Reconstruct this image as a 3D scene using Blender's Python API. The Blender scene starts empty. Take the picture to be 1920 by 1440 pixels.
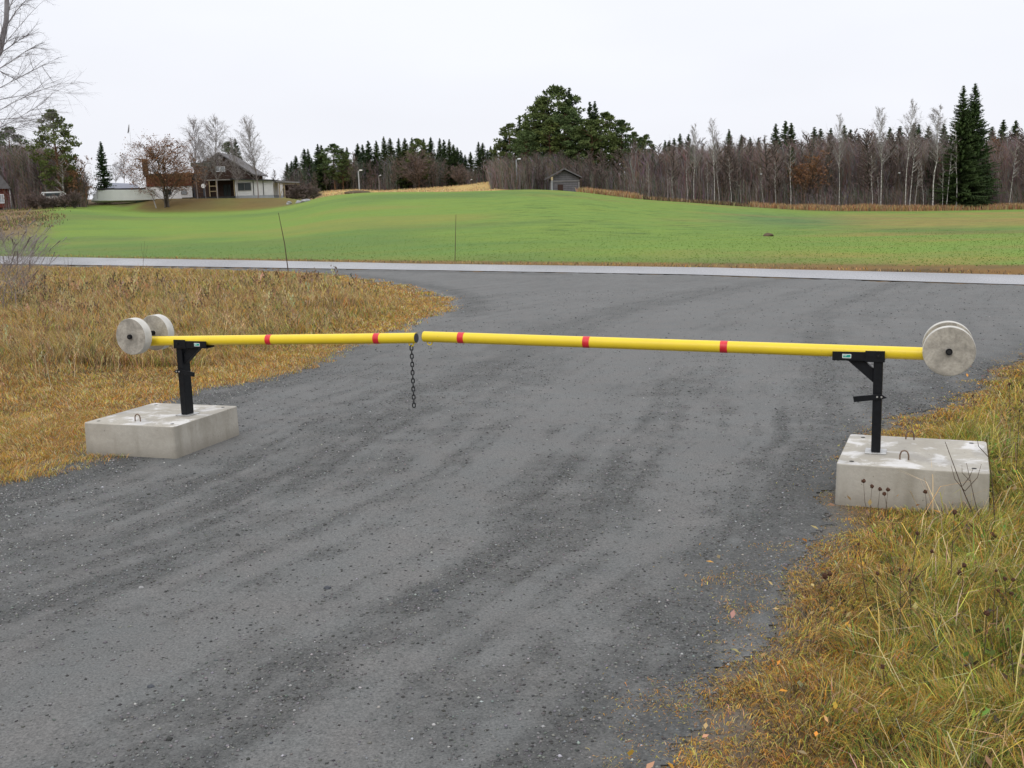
import bpy, bmesh, math, random
import numpy as np
from mathutils import Vector, Matrix
R=math.radians
scene=bpy.context.scene
COL=scene.collection
# ------------------------------------------------------------------ camera
CH,PITCH,ROLL,FP=2.0,.1645,.0276,1953.6
fw=np.array([0,math.cos(PITCH),-math.sin(PITCH)]);upv=np.array([0,math.sin(PITCH),math.cos(PITCH)]);rt=np.array([1.,0,0])
cr,sr=math.cos(ROLL),math.sin(ROLL)
ir=cr*rt-sr*upv; iu=sr*rt+cr*upv
cam_d=bpy.data.cameras.new('camera');cam=bpy.data.objects.new('camera',cam_d);COL.objects.link(cam)
cam.matrix_world=Matrix(((ir[0],iu[0],-fw[0],0),(ir[1],iu[1],-fw[1],0),(ir[2],iu[2],-fw[2],CH),(0,0,0,1)))
cam_d.sensor_width=36;cam_d.lens=36*FP/1920;cam_d.clip_start=.05;cam_d.clip_end=12000
scene.camera=cam
# ------------------------------------------------------------------ world, sun, exposure
SUN_EL,SUN_AZ=R(42),R(200)
w=bpy.data.worlds.new('World');scene.world=w;w.use_nodes=True
nt=w.node_tree;nt.nodes.clear()
o=nt.nodes.new('ShaderNodeOutputWorld');bg=nt.nodes.new('ShaderNodeBackground');sky=nt.nodes.new('ShaderNodeTexSky')
sky.sky_type='NISHITA';sky.sun_disc=False;sky.sun_elevation=SUN_EL;sky.sun_rotation=SUN_AZ
tc=nt.nodes.new('ShaderNodeTexCoord');sp=nt.nodes.new('ShaderNodeSeparateXYZ');nt.links.new(tc.outputs['Generated'],sp.inputs[0])
rp=nt.nodes.new('ShaderNodeValToRGB');nt.links.new(sp.outputs['Z'],rp.inputs[0])
rp.color_ramp.elements[0].position=0;rp.color_ramp.elements[0].color=(9.0,9.1,9.7,1)
rp.color_ramp.elements[1].position=1;rp.color_ramp.elements[1].color=(16.8,16.8,17.2,1)
e=rp.color_ramp.elements.new(.2);e.color=(9.25,9.45,10.1,1)
e=rp.color_ramp.elements.new(.45);e.color=(12,12.1,12.6,1)
cn=nt.nodes.new('ShaderNodeTexNoise');cn.inputs['Scale'].default_value=1.6;cn.inputs['Detail'].default_value=4
mp=nt.nodes.new('ShaderNodeMapping');mp.inputs['Scale'].default_value=(1,1,3);nt.links.new(tc.outputs['Generated'],mp.inputs[0]);nt.links.new(mp.outputs[0],cn.inputs['Vector'])
cm=nt.nodes.new('ShaderNodeMapRange');cm.inputs[1].default_value=.3;cm.inputs[2].default_value=.7;cm.inputs[3].default_value=.94;cm.inputs[4].default_value=1.05
nt.links.new(cn.outputs[0],cm.inputs[0])
ml=nt.nodes.new('ShaderNodeVectorMath');ml.operation='SCALE';nt.links.new(rp.outputs[0],ml.inputs[0]);nt.links.new(cm.outputs[0],ml.inputs['Scale'])
mx=nt.nodes.new('ShaderNodeMixRGB');mx.inputs[0].default_value=.97
nt.links.new(sky.outputs[0],mx.inputs[1]);nt.links.new(ml.outputs[0],mx.inputs[2])
nt.links.new(mx.outputs[0],bg.inputs[0]);bg.inputs[1].default_value=.1;nt.links.new(bg.outputs[0],o.inputs[0])
sd=bpy.data.lights.new('sun','SUN');sd.energy=.8;sd.angle=R(25);sd.color=(1,.97,.92)
so=bpy.data.objects.new('sun',sd);COL.objects.link(so)
sv=Vector((math.sin(SUN_AZ)*math.cos(SUN_EL),math.cos(SUN_AZ)*math.cos(SUN_EL),math.sin(SUN_EL)))
so.rotation_euler=(-sv).to_track_quat('-Z','Y').to_euler()
vs=scene.view_settings;vs.view_transform='Standard';vs.look='None';vs.exposure=0;vs.gamma=1
# ------------------------------------------------------------------ helpers
def ray(px,py):
    a=px-960;b=720-py
    return (a*ir+b*iu)/FP+fw
def gp(px,py,z=0.):
    r=ray(px,py);t=(z-CH)/r[2];return np.array([r[0]*t,r[1]*t,z])
def at(px,py,d):                       # point on the pixel's ray at forward distance y=d
    r=ray(px,py);t=d/r[1];return np.array([r[0]*t,d,CH+r[2]*t])
def plane(px,py,p0,ang,off=0):         # ray meets upright plane through p0 along ang; off = away from camera
    n=np.array([-math.sin(ang),math.cos(ang),0]);r=ray(px,py);c=np.array([p0[0],p0[1],CH])+n*off-np.array([0,0,CH])
    t=np.dot(n,c)/np.dot(n,r);P=r*t+[0,0,CH];s=(P[0]-p0[0])*math.cos(ang)+(P[1]-p0[1])*math.sin(ang);return s,P[2]
rng=np.random.default_rng(7)
_tab=rng.random((512,512))
def vnoise(x,y,s=1.,k=0):
    x=np.asarray(x,float)/s+17.3*k+1000;y=np.asarray(y,float)/s+9.7*k+1000
    xi=np.floor(x).astype(int);yi=np.floor(y).astype(int);fx=x-xi;fy=y-yi
    fx=fx*fx*(3-2*fx);fy=fy*fy*(3-2*fy);T=lambda a,b:_tab[a%512,b%512]
    return (T(xi,yi)*(1-fx)+T(xi+1,yi)*fx)*(1-fy)+(T(xi,yi+1)*(1-fx)+T(xi+1,yi+1)*fx)*fy
def fbm(x,y,s=1.,k=0,o=4):
    v=0;a=1;t=0
    for i in range(o):
        v=v+a*vnoise(x,y,s/2**i,k+i*3);t+=a;a*=.55
    return v/t
def sst(x,a,b):
    t=np.clip((x-a)/(b-a),0,1);return t*t*(3-2*t)
def link(ob,parent=None):
    COL.objects.link(ob)
    if parent is not None: ob.parent=parent
    return ob
def tag(ob,label=None,cat=None,group=None,kind=None):
    if label: ob['label']=label
    if cat: ob['category']=cat
    if group: ob['group']=group
    if kind: ob['kind']=kind
    return ob
def empty(name,loc,label=None,cat=None,group=None,rz=0):
    o=bpy.data.objects.new(name,None);o.location=loc;o.rotation_euler[2]=rz;o.empty_display_size=.2;link(o);tag(o,label,cat,group);return o
def npmesh(name,V,faces,mats,col=None,smooth=False,midx=None):
    """faces: list of int arrays (n,k)"""
    me=bpy.data.meshes.new(name);V=np.asarray(V,np.float32)
    me.vertices.add(len(V));me.vertices.foreach_set('co',V.ravel())
    faces=[np.asarray(f) for f in faces if len(f)]
    lv=np.concatenate([f.ravel() for f in faces]).astype(np.int32)
    ln=np.concatenate([np.full(len(f),f.shape[1]) for f in faces]).astype(np.int32)
    st=np.concatenate([[0],np.cumsum(ln)[:-1]]).astype(np.int32)
    me.loops.add(len(lv));me.loops.foreach_set('vertex_index',lv)
    me.polygons.add(len(ln));me.polygons.foreach_set('loop_start',st)
    if midx is not None: me.polygons.foreach_set('material_index',np.asarray(midx,np.int32))
    me.update(calc_edges=True)
    if smooth: me.polygons.foreach_set('use_smooth',np.ones(len(ln),bool))
    if col is not None:
        c=np.ones((len(V),4),np.float32);c[:,:3]=col
        at_=me.color_attributes.new('Col','FLOAT_COLOR','POINT');at_.data.foreach_set('color',c.ravel())
    for m in (mats if isinstance(mats,(list,tuple)) else [mats]): me.materials.append(m)
    me.validate();return me
class MB:
    def __init__(s): s.v=[];s.f=[];s.m=[]
    def add(s,v,f,m=0):
        n=len(s.v);s.v+= [tuple(map(float,p)) for p in v];s.f+=[tuple(i+n for i in q) for q in f];s.m+=[m]*len(f)
    def box(s,x0,x1,y0,y1,z0,z1,m=0):
        s.add([(x0,y0,z0),(x1,y0,z0),(x1,y1,z0),(x0,y1,z0),(x0,y0,z1),(x1,y0,z1),(x1,y1,z1),(x0,y1,z1)],
              [(3,2,1,0),(4,5,6,7),(0,1,5,4),(1,2,6,5),(2,3,7,6),(3,0,4,7)],m)
    def prism(s,poly,y0,y1,m=0):       # poly in (x,z), extruded along y
        n=len(poly);s.add([(p[0],y0,p[1]) for p in poly]+[(p[0],y1,p[1]) for p in poly],
              [tuple(range(n)),tuple(range(2*n-1,n-1,-1))]+[((i+1)%n,i,n+i,n+(i+1)%n) for i in range(n)],m)
    def tube(s,pts,rad,n=12,m=0,cap=True):
        pts=[Vector(p) for p in pts];rad=rad if hasattr(rad,'__len__') else [rad]*len(pts)
        base=len(s.v);pv=None;V=[]
        for i,p in enumerate(pts):
            d=(pts[min(i+1,len(pts)-1)]-pts[max(i-1,0)]).normalized()
            if pv is None: a=d.orthogonal().normalized()
            else:
                a=pv-d*pv.dot(d);a=a.normalized() if a.length>1e-6 else d.orthogonal().normalized()
            pv=a;b=d.cross(a)
            for k in range(n):
                t=2*math.pi*k/n;V.append(p+(a*math.cos(t)+b*math.sin(t))*rad[i])
        F=[]
        for i in range(len(pts)-1):
            for k in range(n): F.append((i*n+k,i*n+(k+1)%n,(i+1)*n+(k+1)%n,(i+1)*n+k))
        if cap: F+=[tuple(reversed(range(n))),tuple(range((len(pts)-1)*n,len(pts)*n))]
        s.add(V,F,m)
    def xf(s,M,i0=0):
        M=Matrix(M)
        for i in range(i0,len(s.v)): s.v[i]=tuple(M@Vector(s.v[i]))
    def ob(s,name,mats,parent=None,smooth=None,bevel=0,segs=2,linked=True):
        me=bpy.data.meshes.new(name);me.from_pydata(s.v,[],s.f)
        for m in (mats if isinstance(mats,(list,tuple)) else [mats]): me.materials.append(m)
        me.polygons.foreach_set('material_index',s.m)
        if smooth: 
            me.polygons.foreach_set('use_smooth',[True]*len(s.f))
            me.set_sharp_from_angle(angle=R(smooth))
        o=bpy.data.objects.new(name,me)
        if linked: link(o,parent)
        if bevel:
            b=o.modifiers.new('bevel','BEVEL');b.width=bevel;b.segments=segs;b.limit_method='ANGLE';b.angle_limit=R(40)
        return o
# ------------------------------------------------------------------ materials
class NM:
    def __init__(s,name):
        s.m=bpy.data.materials.new(name);s.m.use_nodes=True;s.t=s.m.node_tree;s.b=s.t.nodes['Principled BSDF']
        s.tc=s.t.nodes.new('ShaderNodeTexCoord');s.b.inputs['Specular IOR Level'].default_value=.3
    def n(s,ty,**k):
        x=s.t.nodes.new(ty)
        for a,v in k.items(): setattr(x,a,v)
        return x
    def l(s,a,b): s.t.links.new(a,b)
    def noise(s,scale,detail=4,stretch=None,coord='Object',rough=.55,dist=0):
        x=s.n('ShaderNodeTexNoise');x.inputs['Scale'].default_value=scale;x.inputs['Detail'].default_value=detail;x.inputs['Roughness'].default_value=rough;x.inputs['Distortion'].default_value=dist
        if stretch:
            mp=s.n('ShaderNodeMapping');mp.inputs['Scale'].default_value=stretch;s.l(s.tc.outputs[coord],mp.inputs[0]);s.l(mp.outputs[0],x.inputs['Vector'])
        else: s.l(s.tc.outputs[coord],x.inputs['Vector'])
        return x.outputs[0]
    def rng(s,v,a,b,c=0,d=1):
        x=s.n('ShaderNodeMapRange');x.inputs[1].default_value=a;x.inputs[2].default_value=b;x.inputs[3].default_value=c;x.inputs[4].default_value=d;s.l(v,x.inputs[0]);return x.outputs[0]
    def mix(s,f,a,b,mode='MIX'):
        x=s.n('ShaderNodeMixRGB',blend_type=mode)
        for i,v in zip((0,1,2),(f,a,b)):
            if hasattr(v,'is_linked'): s.l(v,x.inputs[i])
            elif i==0: x.inputs[0].default_value=v
            else: x.inputs[i].default_value=(*v,1)
        return x.outputs[0]
    def math(s,op,a,b=0):
        x=s.n('ShaderNodeMath',operation=op)
        for i,v in enumerate((a,b)):
            if hasattr(v,'is_linked'): s.l(v,x.inputs[i])
            else: x.inputs[i].default_value=v
        return x.outputs[0]
    def attr(s,name='Col'):
        x=s.n('ShaderNodeAttribute');x.attribute_name=name;return x.outputs['Color']
    def attrf(s,name):
        x=s.n('ShaderNodeAttribute');x.attribute_name=name;return x.outputs['Fac']
    def orand(s):
        x=s.n('ShaderNodeObjectInfo');return x.outputs['Random']
    def base(s,c,rough=.8,spec=None):
        if hasattr(c,'is_linked'): s.l(c,s.b.inputs['Base Color'])
        else: s.b.inputs['Base Color'].default_value=(*c,1)
        if hasattr(rough,'is_linked'): s.l(rough,s.b.inputs['Roughness'])
        else: s.b.inputs['Roughness'].default_value=rough
        if spec is not None: s.b.inputs['Specular IOR Level'].default_value=spec
        return s
    def bump(s,h,dist=.01,strength=1):
        x=s.n('ShaderNodeBump');x.inputs['Distance'].default_value=dist;x.inputs['Strength'].default_value=strength;s.l(h,x.inputs['Height']);s.l(x.outputs[0],s.b.inputs['Normal']);return s
def simple(name,c,rough=.7,var=.15,scale=8,spec=.3,bump=0,metal=0):
    m=NM(name);nz=m.noise(scale,5);f=m.rng(nz,.3,.7)
    m.base(m.mix(f,[v*(1-var) for v in c],[v*(1+var) for v in c]),rough,spec);m.b.inputs['Metallic'].default_value=metal
    if bump: m.bump(nz,bump)
    return m.m
M={}
# ground: painted-by-place base colour attribute plus fine noise
m=NM('ground');c=m.attr();fl=m.noise(1.5,8,stretch=(.3,1,1),rough=.75);fn=m.noise(45,6);fb=m.noise(.35,6,stretch=(.5,1,1))
c2=m.mix(1,c,m.mix(m.rng(fn,.25,.75),(.62,.62,.62),(1.38,1.36,1.3)),'MULTIPLY')
c3=m.mix(m.rng(fb,.3,.7,.0,.55),c2,m.mix(1,c2,(1.35,1.05,.8),'MULTIPLY'))
c4=m.mix(m.math('MULTIPLY',m.rng(fl,.50,.62),m.attrf('fleck')),c3,m.mix(1,c3,(.45,.5,.6),'MULTIPLY'))
m.base(c4,.95,.1).bump(fn,.02);M['ground']=m.m
# gravel
m=NM('gravel_surface');lo=m.attrf('loose');f1=m.noise(85,6,rough=.7);f2=m.noise(14,6,rough=.65);f3=m.noise(2.2,5)
vor=m.n('ShaderNodeTexVoronoi');vor.inputs['Scale'].default_value=55;m.l(m.tc.outputs['Object'],vor.inputs['Vector'])
v2=m.n('ShaderNodeTexVoronoi');v2.inputs['Scale'].default_value=110;m.l(m.tc.outputs['Object'],v2.inputs['Vector'])
fine=m.mix(m.rng(f1,.34,.66),(.086,.090,.089),(.200,.205,.202));fine=m.mix(m.rng(m.noise(240,3,rough=.8),.35,.65,0,.55),fine,m.mix(1,fine,(.6,.6,.6),'MULTIPLY'))
fine=m.mix(m.rng(f3,.35,.65,0,.8),fine,m.mix(1,fine,(1.08,1.02,1.0),'MULTIPLY'))
bw=m.n('ShaderNodeRGBToBW');m.l(vor.outputs['Color'],bw.inputs[0])
bw2=m.n('ShaderNodeRGBToBW');m.l(v2.outputs['Color'],bw2.inputs[0])
coarse=m.mix(m.rng(m.math('MULTIPLY',bw.outputs[0],bw2.outputs[0]),.05,.5),(.048,.050,.049),(.155,.157,.15))
coarse=m.mix(m.rng(vor.outputs['Distance'],.0,.5,.0,.55),coarse,(.04,.042,.042))
lf=m.rng(m.math('ADD',m.math('MULTIPLY',lo,1.0),m.math('MULTIPLY',m.math('SUBTRACT',f2,.5),1.0)),.12,1.0)
gcol=m.mix(m.math('MULTIPLY',lf,.72),fine,coarse);gcol=m.mix(m.rng(m.noise(.5,5),.35,.65,0,.5),gcol,m.mix(1,gcol,(.80,.80,.80),'MULTIPLY'));m.base(gcol,.78,.22)
hh=m.math('ADD',m.math('MULTIPLY',m.math('SUBTRACT',.6,vor.outputs['Distance']),m.math('ADD',lf,.12)),m.math('MULTIPLY',f1,.25))
m.bump(hh,.012);M['gravel']=m.m
m=NM('asphalt');f=m.noise(30,5);g=m.noise(.5,5,stretch=(1,.25,1))
m.base(m.mix(m.rng(g,.3,.7),(.17,.17,.18),(.25,.25,.262)),m.rng(f,.3,.7,.24,.36),.5);M['asphalt']=m.m
m=NM('pebble');m.base(m.attr(),.75,.35);M['pebble']=m.m
def leafmat(name,attr=True,tr=.25):
    m=NM(name);t=m.t
    col=m.attr()
    d=t.nodes.new('ShaderNodeBsdfDiffuse');x=t.nodes.new('ShaderNodeBsdfTranslucent');g=t.nodes.new('ShaderNodeMixShader');g.inputs[0].default_value=tr
    m.l(col,d.inputs[0]);m.l(col,x.inputs[0]);m.l(d.outputs[0],g.inputs[1]);m.l(x.outputs[0],g.inputs[2])
    t.links.new(g.outputs[0],t.nodes['Material Output'].inputs[0]);return m.m
M['blade']=leafmat('grass_blade')
def needle(name,a,b):
    m=NM(name);r=m.orand();nz=m.noise(.9,4)
    c=m.mix(m.rng(nz,.3,.7),a,b);c=m.mix(m.rng(r,0,1,0,.6),c,m.mix(1,c,(1.5,1.15,.7),'MULTIPLY'));m.base(c,.9,.15);return m.m
M['spruce']=needle('spruce_needles',(.030,.056,.026),(.065,.105,.045))
M['pine']=needle('pine_needles',(.048,.078,.032),(.115,.16,.06))
def bark(name,a,b,s=6,st=(1,1,.3)):
    m=NM(name);nz=m.noise(s,5,stretch=st);m.base(m.mix(m.rng(nz,.35,.65),a,b),.9,.2).bump(nz,.02);return m.m
M['bark']=bark('dark_bark',(.05,.042,.035),(.11,.09,.075))
M['pinebark']=bark('pine_bark',(.09,.055,.035),(.2,.11,.06))
M['birchbark']=bark('birch_bark',(.1,.09,.08),(.62,.6,.56),3,(1,1,2.2))
def twig(name,a,b,c):
    m=NM(name);r=m.orand();x=m.mix(m.rng(r,0,1),a,b);nz=m.noise(.6,3);m.base(m.mix(m.rng(nz,.4,.7,0,.6),x,c),.95,.1);return m.m
M['twig']=twig('purple_twigs',(.14,.105,.098),(.205,.165,.15),(.19,.125,.095))
M['twigpale']=twig('pale_twigs',(.20,.17,.165),(.25,.22,.215),(.22,.20,.2))
M['twigbrown']=twig('brown_twigs',(.17,.10,.065),(.19,.11,.07),(.27,.11,.045))
M['twigred']=twig('rusty_leaves',(.19,.095,.05),(.23,.12,.06),(.15,.09,.06))
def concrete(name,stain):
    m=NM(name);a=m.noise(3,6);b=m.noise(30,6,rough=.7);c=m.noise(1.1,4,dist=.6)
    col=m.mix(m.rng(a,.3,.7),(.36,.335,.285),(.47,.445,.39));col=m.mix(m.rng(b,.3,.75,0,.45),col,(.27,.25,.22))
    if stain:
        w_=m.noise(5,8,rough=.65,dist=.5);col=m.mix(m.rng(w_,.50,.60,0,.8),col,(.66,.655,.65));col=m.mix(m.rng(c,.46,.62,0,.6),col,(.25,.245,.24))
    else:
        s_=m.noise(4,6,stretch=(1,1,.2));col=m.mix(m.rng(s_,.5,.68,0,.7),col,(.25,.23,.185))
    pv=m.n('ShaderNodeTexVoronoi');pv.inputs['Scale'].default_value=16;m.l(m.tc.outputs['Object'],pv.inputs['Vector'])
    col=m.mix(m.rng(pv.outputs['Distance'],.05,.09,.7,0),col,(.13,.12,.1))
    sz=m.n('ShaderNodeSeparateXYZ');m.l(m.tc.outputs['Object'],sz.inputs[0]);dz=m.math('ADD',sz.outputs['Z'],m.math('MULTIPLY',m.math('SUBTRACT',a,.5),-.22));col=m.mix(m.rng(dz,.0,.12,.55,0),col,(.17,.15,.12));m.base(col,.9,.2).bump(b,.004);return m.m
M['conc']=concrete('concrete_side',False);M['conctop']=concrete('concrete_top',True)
m=NM('weight_concrete');a=m.noise(9,7,rough=.68,dist=.4);b=m.noise(60,5)
col=m.mix(m.rng(a,.36,.66),(.46,.43,.37),(.235,.22,.19));col=m.mix(m.rng(b,.45,.75,0,.5),col,(.2,.18,.16));m.base(col,.92,.2).bump(b,.002);M['wconc']=m.m
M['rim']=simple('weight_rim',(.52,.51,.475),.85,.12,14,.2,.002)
m=NM('yellow_paint');a=m.noise(7,6);b=m.noise(60,4)
ch=m.noise(38,6,stretch=(1,1,1),rough=.75);yc=m.mix(m.rng(a,.4,.75,0,.4),(.78,.58,.02),(.64,.45,.035));yc=m.mix(m.rng(ch,.66,.70,0,.7),yc,(.30,.22,.08));m.base(yc,m.rng(b,.3,.7,.28,.5),.5);M['yellow']=m.m
M['red']=simple('red_paint',(.62,.02,.03),.4,.15,30,.5)
M['black']=simple('black_paint',(.006,.007,.009),.5,.3,30,.2,.001)
M['cap']=simple('grey_black_cap',(.05,.055,.065),.55,.2,30)
M['steel']=simple('galvanised_steel',(.45,.45,.44),.4,.2,30,.5,0,.6)
M['rust']=simple('rusty_bar',(.16,.11,.08),.8,.3,40)
M['chain']=simple('dark_chain',(.03,.032,.034),.45,.4,60,.5,0,.4)
M['stickwhite']=simple('sticker_white',(.75,.78,.76),.35,.03)
M['stickgreen']=simple('sticker_green',(.02,.30,.24),.35,.05)
M['hole']=simple('dark_hole',(.02,.02,.02),.9,.1)
def planks(name,a,b,scale=5,axis='Z',dark=.35):
    m=NM(name);wv=m.n('ShaderNodeTexWave');wv.bands_direction=axis;wv.inputs['Scale'].default_value=scale;wv.inputs['Distortion'].default_value=.5;wv.inputs['Detail'].default_value=1
    m.l(m.tc.outputs['Object'],wv.inputs['Vector']);n=m.noise(2.5,6)
    c=m.mix(m.rng(n,.3,.7),a,b);c=m.mix(m.rng(wv.outputs['Fac'],0,.25,dark,0),c,(.02,.018,.016));m.base(c,.9,.15);return m.m
M['brown']=planks('brown_boards',(.042,.026,.021),(.065,.040,.032),1.6,'X')
M['redwall']=planks('red_boards',(.12,.035,.028),(.16,.05,.038),1.6,'X')
M['logs']=planks('grey_logs',(.10,.098,.105),(.17,.165,.17),1.1,'Z',.6)
M['white']=simple('white_render',(.68,.68,.68),.8,.06,2)
M['whitemetal']=simple('white_metal',(.75,.76,.78),.4,.04,2)
M['roofgrey']=simple('grey_roof',(.125,.12,.125),.8,.25,2)
M['roofdark']=simple('dark_roof',(.035,.035,.035),.8,.3,2)
M['roofgreen']=simple('mossy_roof',(.04,.075,.05),.8,.3,2)
M['glass']=simple('dark_glass',(.02,.03,.03),.15,.2,2,.5)
M['curtain']=simple('pale_window',(.28,.30,.32),.3,.2,3,.5)
M['timber']=simple('pale_timber',(.42,.33,.2),.8,.2,5)
M['greywood']=simple('grey_wood',(.23,.22,.21),.85,.2,5)
M['found']=simple('foundation',(.36,.38,.40),.9,.1,3)
M['bluewall']=simple('blue_grey_wall',(.07,.075,.09),.85,.15,3)
M['brick']=simple('dark_chimney',(.06,.042,.035),.9,.3,4)
M['lamp']=simple('lamp_lens',(.8,.82,.84),.3,.05)
M['stem']=simple('dead_stem',(.075,.05,.035),.9,.3,20)
M['seed']=simple('seed_head',(.07,.035,.022),.95,.3,60,.2,.002)
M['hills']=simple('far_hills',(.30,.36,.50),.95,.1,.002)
M['bluetarp']=simple('pale_tarp',(.50,.54,.66),.7,.08,1)
M['hull']=simple('white_hull',(.62,.63,.62),.35,.05,1,.5)
M['greenpaint']=simple('dark_green_paint',(.03,.10,.07),.5,.2,3)
M['stone']=simple('field_stone',(.28,.28,.28),.9,.3,2,.2,.05)
M['soil']=simple('heaped_soil',(.10,.075,.05),.95,.35,3,.1,.05)
# ------------------------------------------------------------------ terrain
def tabf(xs,ys):
    xs=np.array(xs,float);ys=np.array(ys,float)
    return lambda u:np.interp(u,xs,ys)
YC=tabf([-300,0,150,280,300,430,500,560,590,625,660,700,850,950,1000,1050,1100,1150,1200,1250,1300,1350,1430,1500,1560,1700,1800,1920,2200],
        [396,394,386,396,398,398,395,387,378,369,365,362,361,358,356,357.5,361,367,373,377,380,384,389,393.5,395.5,396,394,392,390])
Y2=tabf([-300,0,150,280,430,560,600,640,672,720,850,900,945,965,1000,1150,1300,1500,1920,2200],
        [385,385,378,372,371,372,364,360,357,361,354,348,341,343,357,368,380,392,388,386])
_ux=np.arange(-700,2601,5.);_kk=np.exp(-(np.arange(-12,13)/5.)**2);_kk/=_kk.sum()
_yc=np.convolve(np.pad(YC(_ux),12,'edge'),_kk,'valid');_y2=np.convolve(np.pad(Y2(_ux),12,'edge'),_kk,'valid')
YC=tabf(_ux,_yc);Y2=tabf(_ux,_y2)
def hz(u): return 395.7+ROLL*(960-u)
def ucol(x,y): return np.clip(960+FP*x/np.maximum(y,8.),-700,2600)
def terr(x,y):
    x=np.asarray(x,float);y=np.asarray(y,float);u=ucol(x,y)
    zc=2+(hz(u)-YC(u))*160/FP;z2=2+(hz(u)-Y2(u))*205/FP
    yr=33.5/(.6*(u-960)/FP+.8);t=np.clip((y-yr)/(160-yr),0,1)
    z=zc*(.35*t+.65*t*t*(3-2*t))
    kn=sst(u,120,175)*(1-sst(u,560,592));yk=np.interp(u,[120,262,305],[384,379.5,372.5])
    z=z+kn*sst(y,147,159)*(2+(hz(u)-yk)*160/FP-zc)
    zf=np.where(u<600,z2,z2)
    z=np.where(y>165,z*(1-sst(y,165,203))+zf*sst(y,165,203),z)
    z=z-(1-sst(u,560,640))*sst(y,215,330)*z*1.2
    z=z*sst(y,25,50)
    far=np.maximum(np.hypot(x,y)-60,0)
    z=z+sst(y,70,120)*.25*(fbm(x,y,22,5,2)-.5)
    return z
GP=[(-5.2,-8),(-4.7,0),(-4.35,5),(-4.05,7.98),(-3.86,8.3),(-3.75,8.92),(-4.04,11.6),(-3.8,12.29),(-3.09,12.98),(-2.57,15.7),(-1.75,19.31),(-1.42,21.5),(-1.5,24.2),(-2.2,27.2),(-4.26,32.2),(-7.,37.4),(-14,43.4),(-26.3,52.6),(-45,66.5),
    (-45,68.2),(-26.3,54.45),(-14.81,45.95),(-3.32,37.3),(5.4,30.6),(11.74,23.8),(18,18.9),(26,12.7),(34,6.4),(33,5.2),(24,11.5),(16,14.8),(11,15.2),(8,14.3),(6.27,12.59),(5.18,11.47),(4.3,10.1),(3.5,9.3),(3.06,8.6),(2.6,7.4),(2.17,6.80),(1.97,6.30),(1.56,5.42),(1.16,4.62),(.90,3.95),(.66,3.45),(.35,2.2),(-.1,0),(-.4,-8)]
GP=np.array(GP,float)
def sdf(x,y,poly=GP):
    x=np.asarray(x,float);y=np.asarray(y,float);d=np.full(x.shape,1e9);ins=np.zeros(x.shape,bool);n=len(poly)
    for i in range(n):
        a=poly[i];b=poly[(i+1)%n];e=b-a;L=e@e
        t=np.clip(((x-a[0])*e[0]+(y-a[1])*e[1])/L,0,1)
        d=np.minimum(d,(x-a[0]-t*e[0])**2+(y-a[1]-t*e[1])**2)
        c=((a[1]>y)!=(b[1]>y));c&=x<(b[0]-a[0])*(y-a[1])/((b[1]-a[1]) if abs(b[1]-a[1])>1e-9 else 1e-9)+a[0];ins^=c
    return np.where(ins,-np.sqrt(d),np.sqrt(d))     # negative inside
def gsd(x,y):
    return sdf(x,y)+ (fbm(x,y,.9,11,5)-.5)*.75
RN=np.array([(60,-14.2),(34,6.6),(11.74,24.0),(5.4,30.8),(-3.32,37.5),(-14.81,46.15),(-26.34,54.6),(-45,68.4),(-120,124)])
RF=np.array([(63.2,-11.4),(37,9.8),(13.28,26.91),(6.5,34.1),(-3.77,42.3),(-12.13,50.1),(-31.5,66.6),(-50,80.5),(-124,136)])
ROADP=np.concatenate([RN,RF[::-1]])
def loose(x,y):
    # along / across the driving direction (turning slowly to the right with distance)
    s=(x-np.interp(y,[-5,2,3,4.5,6,8,12,16,20,26,34],[-3.2,-1.6,-1.2,-.5,.3,1.1,2.3,3.3,4.8,8.5,16]))*.88;t=y-5
    ss=s+(fbm(x,y,2.2,21,3)-.5)*.4
    a=.78*fbm(ss,t*.07,.14,31,4)+.22*fbm(ss,t*.22,.8,35,4)
    v=.33+ (a-.5)*2.1*(1-.62*sst(y,8,14))
    v=v+.45*np.exp(-((ss+.25)/.20)**2)*sst(-y,-12,-5)+.4*np.exp(-((ss+2.6)/.5)**2)+.3*np.exp(-((ss-1.2)/.3)**2)-.35*np.exp(-((ss+1.15)/.4)**2)-.25*np.exp(-((ss-.45)/.3)**2)
    e=sdf(x,y);v=v+.5*sst(e,-1.3,-.2)*(y<16)+.5*sst(e,-1.3,-.6)*(1-sst(e,-.5,-.2))*(y>20)*(x<2)+.45*sst(-x,2.4,3.8)*(y<12)
    v=v-.12*sst(y,10,17)
    v=v+(fbm(x,y,.22,41,3)-.5)*1.1*(1-.5*sst(y,8,14))
    return np.clip(v,0,1)
def relief(x,y): return (fbm(x,y,.7,51,3)-.5)*.02
def verge_bump(x,y,e): 
    return sst(e,0,1.5)*(fbm(x,y,1.7,61,3)-.45)*.16*(1-sst(np.hypot(x-2.6,y-7.2),1.0,.6))+ 0
def gz(x,y):
    """height of the visible ground"""
    x=np.asarray(x,float);y=np.asarray(y,float);z=terr(x,y);nr=(y<34)&(np.abs(x)<40)
    e=sdf(x,y)
    z=z+np.where(y<40,verge_bump(x,y,e)*(1-sst(y,26,38)),0)
    # left verge rises a little, right verge rises away from the lane
    z=z+np.where((x<0)&(y<40),.12*sst(e,1.0,5)*(1-sst(y,24,36)),0)+np.where((x>0)&(y<20),.10*sst(e,.9,2.4)*(1-sst(y,11,16)),0)
    bl=np.maximum(np.abs(x-2.75),np.abs(y-7.0)); z=z-np.where(bl<1.2,.0,0)
    return z
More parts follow.
